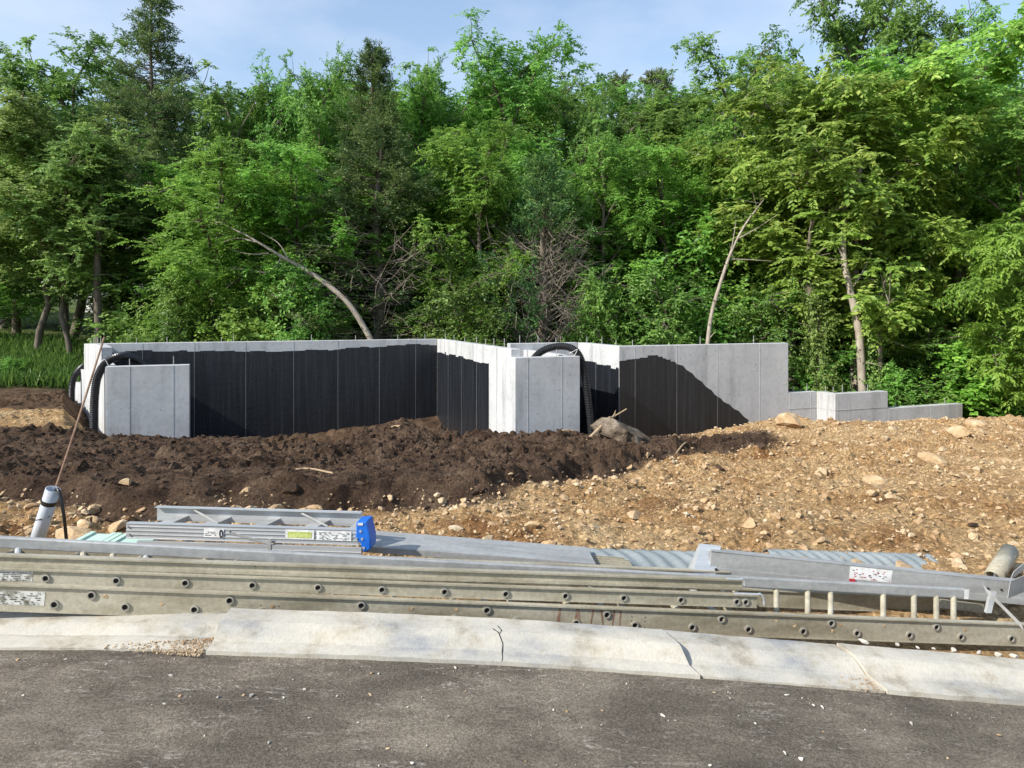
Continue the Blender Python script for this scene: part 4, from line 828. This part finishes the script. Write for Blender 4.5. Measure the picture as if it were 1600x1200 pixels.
def conifer(name, seed, H=13, R=2.6, base=.12, n=300, per=60, tip=.95, mats=('bark', 'cedar'), dead=.0, leaf=.085, gap=.0, up_=.35, trunk_r=.16, bare=.0):
    """spire of upswept limbs with feathery sprays; the lowest limbs may be bare and dead"""
    r = np.random.default_rng(seed); wood = MB(); deadw = MB()
    tp = np.array([[.05 * math.sin(i * 1.3 + seed), .05 * math.cos(i * 1.7), -.4 + (H + .3) * i / 8] for i in range(9)]); wood.tube(tp.tolist(), [trunk_r * (1.1 - i / 8) + .01 for i in range(9)], 8, cap=False)
    PO = []; AX = []; RN = []; tone = []
    for i in range(n):
        f = base + (tip - base + .05) * r.uniform(0, 1) ** .85; a = r.uniform(0, 6.28); reach = R * (1 - ((f - base) / (1.02 - base)) ** 1.25) * r.uniform(.55, 1.08) * (1 + .28 * math.sin(3 * a + f * 14 + seed)) + .10
        s = np.array([0, 0, f * H]); o = np.array([math.cos(a), math.sin(a), 0]); e = s + o * reach + np.array([0, 0, up_ * reach + .1]); m = (s + e) / 2 + np.array([0, 0, -.10 * reach]) + r.normal(0, .05, 3)
        if f < base + dead * (1 - base):      # dead limb: bare twigs only
            deadw.tube([list(s), list(m), list(e)], [.020, .013, .004], 4, cap=False)
            for k in range(7):
                t = r.uniform(.3, .95); q = m + (e - m) * (t * 2 - 1) if t > .5 else s + (m - s) * t * 2; d = unit(o * .8 + r.normal(size=3) * .6 + np.array([0, 0, .1])) * r.uniform(.3, .95); deadw.tube([list(q), list(q + d * .5 + r.normal(0, .04, 3)), list(q + d + np.array([0, 0, -.05]))], [.0075, .0055, .0025], 3, cap=False)
            if r.uniform() > .22: continue
        else: wood.tube([list(s), list(m), list(e)], [.03 * (1.1 - f) + .008, .014, .005], 3, cap=False)
        if gap and vnoise(np.array([a * 1.2 + seed]), np.array([f * 9.0]), seed)[0] < gap: continue
        nb = max(3, int(reach / .22)); t0 = r.uniform(.1, .8)
        for k in range(nb):
            t = .30 + .72 * (k + r.uniform(0, 1)) / nb; q = (s + (m - s) * t * 2) if t < .5 else (m + (e - m) * (t * 2 - 1)); sd = unit(o * .7 + r.normal(size=3) * .55 + np.array([0, 0, up_])); ln = r.uniform(.22, .50)
            w = max(6, int(per * ln / .5)); tt = r.uniform(0, 1, w); pts = q + sd * (tt * ln)[:, None] + r.normal(0, .045, (w, 3)); PO.append(pts); AX.append(sd + r.normal(0, .5, (w, 3))); RN.append(unit(r.normal(0, 1, (w, 3)) + np.array([0, -.2, .6]))); tone.append(np.clip(t0 + r.normal(0, .2, w), 0, 1))
    PO = np.concatenate(PO); AX = np.concatenate(AX); RN = np.concatenate(RN); tone = np.concatenate(tone); ll = leaf * r.uniform(.7, 1.4, len(PO))
    crown = leaf_np(PO, AX, RN, ll, ll * .38, tone, name + '_crown'); crown.materials.append(M[mats[1]]); tr = wood.mesh(name + '_trunk', True); tr.materials.append(M[mats[0]])
    dm = None
    if deadw.v: dm = deadw.mesh(name + '_dead'); dm.materials.append(M['dead'])
    return tr, crown, H, dm
KINDS = {
    'maple': broad('maple', 1, 12, 3.4, .14, .55, 520, mats=('bark', 'leaf_mid')),
    'elm': broad('elm', 2, 12, 3.3, .18, .58, 500, leaf=.14, droop=.35, mats=('bark', 'leaf_vivid')),
    'oak': broad('oak', 3, 13, 3.7, .20, .60, 540, leaf=.16, wid=.6, mats=('bark', 'leaf_dark')),
    'airy': broad('airy', 4, 13, 3.4, .28, .62, 430, shoots=6, per=11, leaf=.15, droop=.5, mats=('bark', 'leaf_mid'), open_=.10),
    'box_elder': broad('box_elder', 5, 12, 3.8, .24, .60, 600, leaf=.18, wid=.52, droop=.42, mats=('pale_bark', 'leaf_yellow'), trunk_r=.14),
    'poplar': broad('poplar', 6, 12, 3.3, .12, .52, 520, leaf=.14, wid=.7, droop=.2, mats=('bark', 'leaf_pale')),
    'high': broad('high', 14, 12, 3.1, .37, .64, 460, leaf=.14, wid=.65, droop=.25, mats=('bark', 'leaf_pale'), trunk_r=.09),
    'slim': broad('slim', 7, 12, 2.1, .16, .6, 330, leaf=.15, mats=('bark', 'leaf_mid'), trunk_r=.12),
    'walnut': broad('walnut', 8, 8, 2.5, .22, .58, 320, shoots=7, per=14, leaf=.21, wid=.34, droop=.6, spread=.6, mats=('bark', 'leaf_vivid'), trunk_r=.10),
    'bush': broad('bush', 9, 3.2, 1.7, .04, .45, 150, shoots=6, per=10, leaf=.13, wid=.6, mats=('bark', 'leaf_mid'), trunk_r=.05),
    'dark_bush': broad('dark_bush', 10, 3.4, 1.8, .04, .5, 150, shoots=6, per=10, leaf=.12, wid=.55, mats=('bark', 'leaf_dark'), trunk_r=.05),
    'bright_bush': broad('bright_bush', 12, 3.0, 1.6, .04, .5, 170, shoots=6, per=10, leaf=.14, wid=.75, mats=('bark', 'leaf_vivid'), trunk_r=.05),
    'vine': broad('vine', 13, 3.6, .62, .06, .5, 95, shoots=6, per=10, leaf=.12, wid=.75, mats=('bark', 'leaf_pale'), trunk_r=.11),
    'cedar': conifer('cedar', 21, 13, 3.1, .16, 330, gap=.24, up_=.15),
    'spire': conifer('spire', 22, 12, 2.1, .12, 300, up_=.5),
    'dead_cedar': conifer('dead_cedar', 23, 9, 3.2, .06, 250, dead=.52, up_=.25, per=52),
    'snag_cedar': conifer('snag_cedar', 24, 7, 2.2, .05, 260, dead=.62, up_=.75, per=44),
    'pine': conifer('pine', 25, 14, 2.6, .45, 150, tip=.93, mats=('bark', 'pine'), leaf=.16, per=46, up_=.45),
}
CATS = {'bush': 'bush', 'dark_bush': 'bush', 'bright_bush': 'bush', 'vine': 'vine'}
NAMES = {'cedar': 'cedar_tree', 'spire': 'cedar_tree', 'dead_cedar': 'cedar_tree', 'snag_cedar': 'cedar_tree', 'pine': 'pine_tree', 'bush': 'bush', 'dark_bush': 'bush', 'bright_bush': 'bush', 'vine': 'vine_covered_stump'}
def tree(kind, px, top, D, wpx, label, group=None, rot=None, lean=0.0, base=None):
    """tree of a kind whose foot stands at depth D under column px, as tall and wide as seen"""
    tr, cr, H, dm = KINDS[kind]; X = (px - 800) / FPX * D
    z0 = float(base_z(np.array([X]), np.array([D]))[0]) - .05 if base is None else base
    h = EYE + (HZ - top) / FPX * D - z0; R0 = max(abs(v) for v in (min(c[0] for c in cr_bounds[kind]), max(c[0] for c in cr_bounds[kind])))
    sz = h / H; sx = (wpx / FPX * D) / (2 * R0)
    sx = min(max(sx, sz * .6), sz * 1.5)
    o = empty(NAMES.get(kind, 'deciduous_tree'), (X, D, z0)); o.scale = (sx, sx, sz); o.rotation_euler = (0, lean, random.uniform(0, 6.28) if rot is None else rot)
    tag(o, label, CATS.get(kind, 'tree'), group)
    for nm, me in (('trunk', tr), ('crown', cr), ('dead_limbs', dm)):
        if me is None: continue
        c = bpy.data.objects.new(nm, me); COL.objects.link(c); c.parent = o
    return o
cr_bounds = {}
for k, v in KINDS.items():
    co = np.empty(len(v[1].vertices) * 3, np.float32); v[1].vertices.foreach_get('co', co); co = co.reshape(-1, 3); q = np.percentile(np.abs(co[:, 0]), 97); cr_bounds[k] = [(-q, 0, 0), (q, 0, 0)]
front = [
 ('maple', -10, 285, 27.5, 200, 'dark leafy tree filling the left edge above the grassy bank'), ('high', 55, 150, 25, 250, 'pale leaved tree at the far left with sunlit crown'), ('oak', 112, 68, 33, 250, 'round crowned tree behind and left of the tall cedar'),
 ('cedar', 238, -6, 28, 220, 'tallest dark cedar with ragged open top at upper left'), ('high', 112, 200, 24.5, 190, 'pale green tree in front of the tall cedar'), ('slim', 368, 112, 28, 100, 'slim vine clad tree right of the tall cedar'), ('airy', 440, 102, 29, 100, 'small topped tree with drooping tip left of centre'),
 ('maple', 503, 90, 28, 130, 'rounded bright crown left of the cedar spire'), ('elm', 325, 235, 22.8, 240, 'vivid green spreading tree behind the left foundation block'), ('spire', 583, 80, 27.5, 150, 'pointed cedar spire standing above the middle of the woods'),
 ('dead_cedar', 592, 195, 24.6, 320, 'dark cedar with bare dead lower limbs behind the long black wall'), ('maple', 655, 92, 29.5, 130, 'bushy green crown just right of the cedar spire'), ('maple', 792, 52, 30, 240, 'tall airy tree with gaps of sky at top centre'), ('elm', 478, 225, 24, 190, 'light green leafy tree left of the dead limbed cedar'),
 ('elm', 755, 190, 24.5, 170, 'yellow green leafy crown right of the dead limbed cedar'), ('snag_cedar', 850, 262, 23.4, 190, 'grey twiggy cedar dying from below behind the stub wall'), ('oak', 905, 128, 29, 120, 'dark green crown beside the two grey pines'), ('pine', 966, 118, 46, 110, 'left one of two distant greyish pines'), ('pine', 1026, 110, 46, 110, 'right one of two distant greyish pines'),
 ('maple', 945, 205, 25, 170, 'mid green vine hung tree right of centre'), ('airy', 1150, 70, 29, 190, 'wispy tree with thin twigs against the sky right of the pines'), ('elm', 1050, 225, 25, 190, 'soft green tree behind the leaning pale trunk'), ('oak', 1332, -45, 35, 200, 'tall dark oak crown reaching out of the top of the picture'),
 ('oak', 1450, -8, 34, 190, 'second dark tall crown at upper right'), ('box_elder', 1238, 135, 24.2, 270, 'large yellow green tree right of the leaning pale trunk'), ('box_elder', 1345, 95, 23.0, 270, 'yellow green tree with bare sunlit trunk behind the low walls'), ('box_elder', 1490, 52, 24.5, 300, 'biggest yellow green tree at the upper right'), ('airy', 1560, 20, 30, 160, 'thin topped tree at the top right corner'),
 ('maple', 1600, 180, 22, 230, 'broad green tree cut by the right edge'), ('walnut', 1606, 330, 18.6, 220, 'near bright green tree with feathery leaves at the right edge'), ('bright_bush', 1545, 548, 20.3, 170, 'broad leaved bright bush beyond the end of the low wall'), ('bush', 1408, 575, 20.6, 90, 'small green bush behind the low wall'),
 ('vine', 1300, 455, 20.8, 60, 'leafy vine climbing a stump behind the low jogged wall'), ('vine', 1372, 465, 20.8, 60, 'leafy vine climbing a trunk right of the bare sunlit trunk'), ('dark_bush', 1465, 520, 21.8, 170, 'shaded bush under the big right tree'), ('dark_bush', 1190, 455, 22.6, 140, 'shaded bush right of the leaning pale trunk'),
 ('dark_bush', 1030, 430, 22.6, 160, 'shaded bush left of the leaning pale trunk'), ('bush', 470, 420, 22.0, 150, 'green bush under the leaning dead trunk'), ('bush', 290, 440, 22.0, 140, 'leafy bush behind the top of the left wall'), ('bright_bush', 395, 455, 21.8, 120, 'bright bush beside the foot of the leaning dead trunk'),
 ('dark_bush', 720, 425, 22.8, 150, 'shaded bush behind the corner of the black wall'), ('bush', 940, 440, 22.4, 100, 'bush with light leaves right of the twiggy cedar'), ('bush', 20, 560, 22.0, 90, 'low bush on the grassy bank at left'), ('maple', 28, 175, 30, 200, 'leafy crown at the far left edge behind the pale tree'), ('slim', 700, 110, 30, 120, 'narrow crown left of the tall airy tree'), ('maple', 1080, 190, 31, 190, 'rounded crown below the wispy tree'), ('bush', 1285, 545, 21.6, 100, 'weedy bush behind the jog of the low wall'),
]
for f in front: tree(*f)
random.seed(11)
for i in range(26):      # rows behind: only pieces of these crowns show between the front ones
    px = -120 + i * 72 + random.uniform(-20, 20); D = random.uniform(33, 42)
    if 130 < px < 235: D += 28
    tree(random.choice(['maple', 'oak', 'oak', 'elm', 'slim']), px, random.uniform(115, 190), D, 260, 'tree of the back rows showing only between nearer crowns', 'trees in the back rows of the woods')
for i in range(22):
    px = 240 + i * 68 + random.uniform(-25, 25); D = random.uniform(25, 31)
    tree(random.choice(['dark_bush', 'dark_bush', 'bush']), px, random.uniform(330, 420), D, 230, 'undergrowth bush in the shade between the trunks', 'undergrowth in the shade of the woods')
for i in range(14):
    px = 230 + i * 104 + random.uniform(-25, 25); D = random.uniform(26, 30)
    tree(random.choice(['oak', 'maple', 'maple', 'elm']), px, random.uniform(230, 300), D, 240, 'middle row tree half hidden by the front trees', 'middle row of the woods')
for px, D, s in ((-330, 40, 160), (-190, 36, 150), (-260, 46, 140), (1760, 23, 120), (1880, 26, 90), (1990, 22, 160), (-420, 38, 200), (2120, 25, 120)):
    tree(random.choice(['maple', 'oak', 'elm']), px, s, D, 290, 'tree continuing the woods past the edge of the picture', 'trees beyond the picture edges')

def bare_tree(name, pts, rad, branches, m, label):
    rad = [q * (.74 if name == 'leaning_tree' else 1) for q in rad]
    o = empty(name, pts[0]); tag(o, label, 'tree'); MB().tube(spline(pts, 5), list(np.interp(np.linspace(0, 1, (len(pts) - 1) * 5 + 1), np.linspace(0, 1, len(rad)), rad)), 9).build('trunk', m, o, smooth=True)
    for b in branches: MB().tube(spline(b, 4), list(np.linspace(.024, .005, (len(b) - 1) * 4 + 1)), 5).build('branch', m, o)
    pts_ = spline(pts, 5); rr = random.Random(len(label))
    for i in range(14 if 'leaning' in name else 7):        # broken stubs and fine twigs
        q = pts_[rr.randrange(len(pts_) // 3, len(pts_))]; v = Vector((rr.uniform(-1, 1), rr.uniform(-1, .2), rr.uniform(-.3, .9))).normalized() * rr.uniform(.15, .9)
        MB().tube([q, q + v * .5 + Vector((0, 0, rr.uniform(-.05, .05))), q + v + Vector((0, 0, rr.uniform(-.12, .08)))], [.012, .008, .003], 4).build('twig', M['dead'], o)
    return o
d = 21.6
bare_tree('leaning_tree', [P(600, 575, d), P(578, 528, d), P(545, 475, d), P(505, 440, d), P(470, 418, d), P(430, 395, d), P(385, 368, d), P(328, 342, d)], [.13, .12, .11, .10, .085, .06, .035, .012],
    [[P(497, 444, d), P(470, 445, d), P(445, 455, d), P(415, 482, d), P(402, 520, d)], [P(420, 396, d), P(390, 397, d), P(360, 390, d)], [P(450, 405, d), P(435, 380, d), P(405, 362, d)], [P(400, 378, d), P(370, 372, d), P(345, 380, d)], [P(440, 402, d), P(420, 425, d), P(380, 420, d), P(350, 418, d)], [P(360, 356, d), P(345, 348, d - .4), P(322, 352, d - .5)]], M['pale_bark'], 'dead pale trunk leaning far to the left over the long wall')
bare_tree('leaning_tree', [P(1102, 575, 21.4), P(1106, 535, 21.4), P(1112, 490, 21.4), P(1125, 445, 21.4), P(1142, 395, 21.5), P(1165, 350, 21.6), P(1195, 310, 21.8)], [.095, .09, .08, .075, .06, .04, .012],
    [[P(1108, 530, 21.4), P(1114, 522, 21.3), P(1118, 518, 21.2)], [P(1142, 397, 21.5), P(1146, 372, 21.5), P(1150, 345, 21.6)], [P(1155, 372, 21.5), P(1185, 355, 21.6), P(1215, 335, 21.6)], [P(1142, 405, 21.5), P(1175, 406, 21.6), P(1205, 408, 21.6)]], M['pale_bark'], 'slender pale trunk leaning right behind the tall right wall')
bare_tree('bare_trunk', [P(1350, 660, 20.9), P(1347, 600, 20.9), P(1342, 520, 20.9), P(1330, 460, 21), P(1318, 400, 21.2), P(1322, 330, 21.4), P(1335, 260, 21.6)], [.12, .115, .11, .10, .085, .06, .03],
    [[P(1328, 455, 21), P(1345, 430, 21), P(1362, 395, 21)], [P(1320, 405, 21.1), P(1300, 370, 21.2), P(1285, 335, 21.2)], [P(1345, 565, 20.9), P(1362, 568, 20.8), P(1378, 573, 20.7)], [P(1325, 340, 21.4), P(1300, 300, 21.4), P(1285, 270, 21.4)]], M['pale_bark'], 'grey sunlit trunk rising behind the low jogged wall')
bare_tree('bare_trunk', [P(1278, 640, 21.6), P(1275, 560, 21.6), P(1268, 480, 21.6), P(1262, 410, 21.7), P(1270, 330, 21.8)], [.10, .095, .09, .07, .03], [[P(1268, 470, 21.6), P(1250, 440, 21.6), P(1225, 420, 21.6)]], M['bark'], 'brown trunk right beside the end of the tall wall')
bare_tree('bare_trunk', [P(1376, 660, 21.0), P(1375, 560, 21.0), P(1376, 490, 21.0), P(1384, 430, 21.2)], [.075, .07, .06, .03], [], M['bark'], 'thin brown trunk right of the sunlit trunk')
bare_tree('bare_trunk', [P(155, 560, 24), P(154, 500, 24), P(152, 430, 24), P(155, 360, 24.2), P(160, 290, 24.4)], [.14, .13, .12, .10, .06], [], M['bark'], 'dark straight trunk behind the left end of the wall')
bare_tree('bare_trunk', [P(106, 535, 26), P(103, 500, 26), P(97, 455, 26), P(90, 400, 26)], [.09, .08, .07, .04], [[P(98, 462, 26), P(110, 440, 26), P(118, 415, 26)]], M['bark'], 'thin trunk on the bank at the far left')
bare_tree('bare_trunk', [P(182, 540, 27), P(182, 480, 27), P(181, 430, 27), P(178, 380, 27)], [.10, .09, .08, .05], [[P(181, 440, 27), P(190, 420, 27), P(200, 400, 27)]], M['bark'], 'grey trunk standing before the white house')
# grass on the left bank
n = 15000; Y = RNG.uniform(20.4, 29, n); u = RNG.uniform(-.80, -.56, n); X = u * Y; Z = ground_z(X, Y); k = (fbm(X * .7, Y * .7, 77, 3) > -.13); X, Y, Z = X[k], Y[k], Z[k]; n = len(X)
gl = leaf_np(np.stack([X, Y, Z], 1), np.stack([RNG.normal(0, .35, n), RNG.normal(0, .35, n), np.ones(n)], 1), unit(RNG.normal(0, 1, (n, 3)) + np.array([0, -.6, .3])), RNG.uniform(.15, .55, n), RNG.uniform(.025, .07, n), RNG.uniform(0, 1, n), 'grass')
tag(link('grass', gl, M['grass']), 'tall weedy grass on the left bank below the woods', kind='stuff')
# white house glimpsed through the trees
hs = empty('white_house', P(250, 520, 60)); tag(hs, 'white house glimpsed through the trees at left', 'house')
hx0, hx1 = P(120, 0, 58).x, P(445, 0, 58).x; hz0, hz1 = .2, 6.6; hy = 58
MB().hexa([(hx0, hy, hz0 - 2), (hx1, hy, hz0 - 2), (hx1, hy + 8, hz0 - 2), (hx0, hy + 8, hz0 - 2)], [(hx0, hy, hz1), (hx1, hy, hz1), (hx1, hy + 8, hz1), (hx0, hy + 8, hz1)]).build('wall', M['siding'], hs)
MB().prism([(hx0 - .4, hy - .5, hz1), (hx0 - .4, hy + 8.5, hz1), (hx0 - .4, hy + 4, hz1 + 2.6)], (hx1 - hx0 + .8, 0, 0)).build('roof', M['shingle'], hs)
for i in range(5):
    x = hx0 + 1.6 + i * 3.2
    for zz in (1.4, 4.2):
        if x + 1 < hx1: wf = MB().bar((x, hy - .04, zz), (x + 1, hy - .04, zz), (0, 0, 1.4), (0, .05, 0)).build('window', M['siding'], hs); MB().bar((x + .08, hy - .06, zz + .08), (x + .92, hy - .06, zz + .08), (0, 0, 1.24), (0, .03, 0)).build('pane', M['glass'], wf)
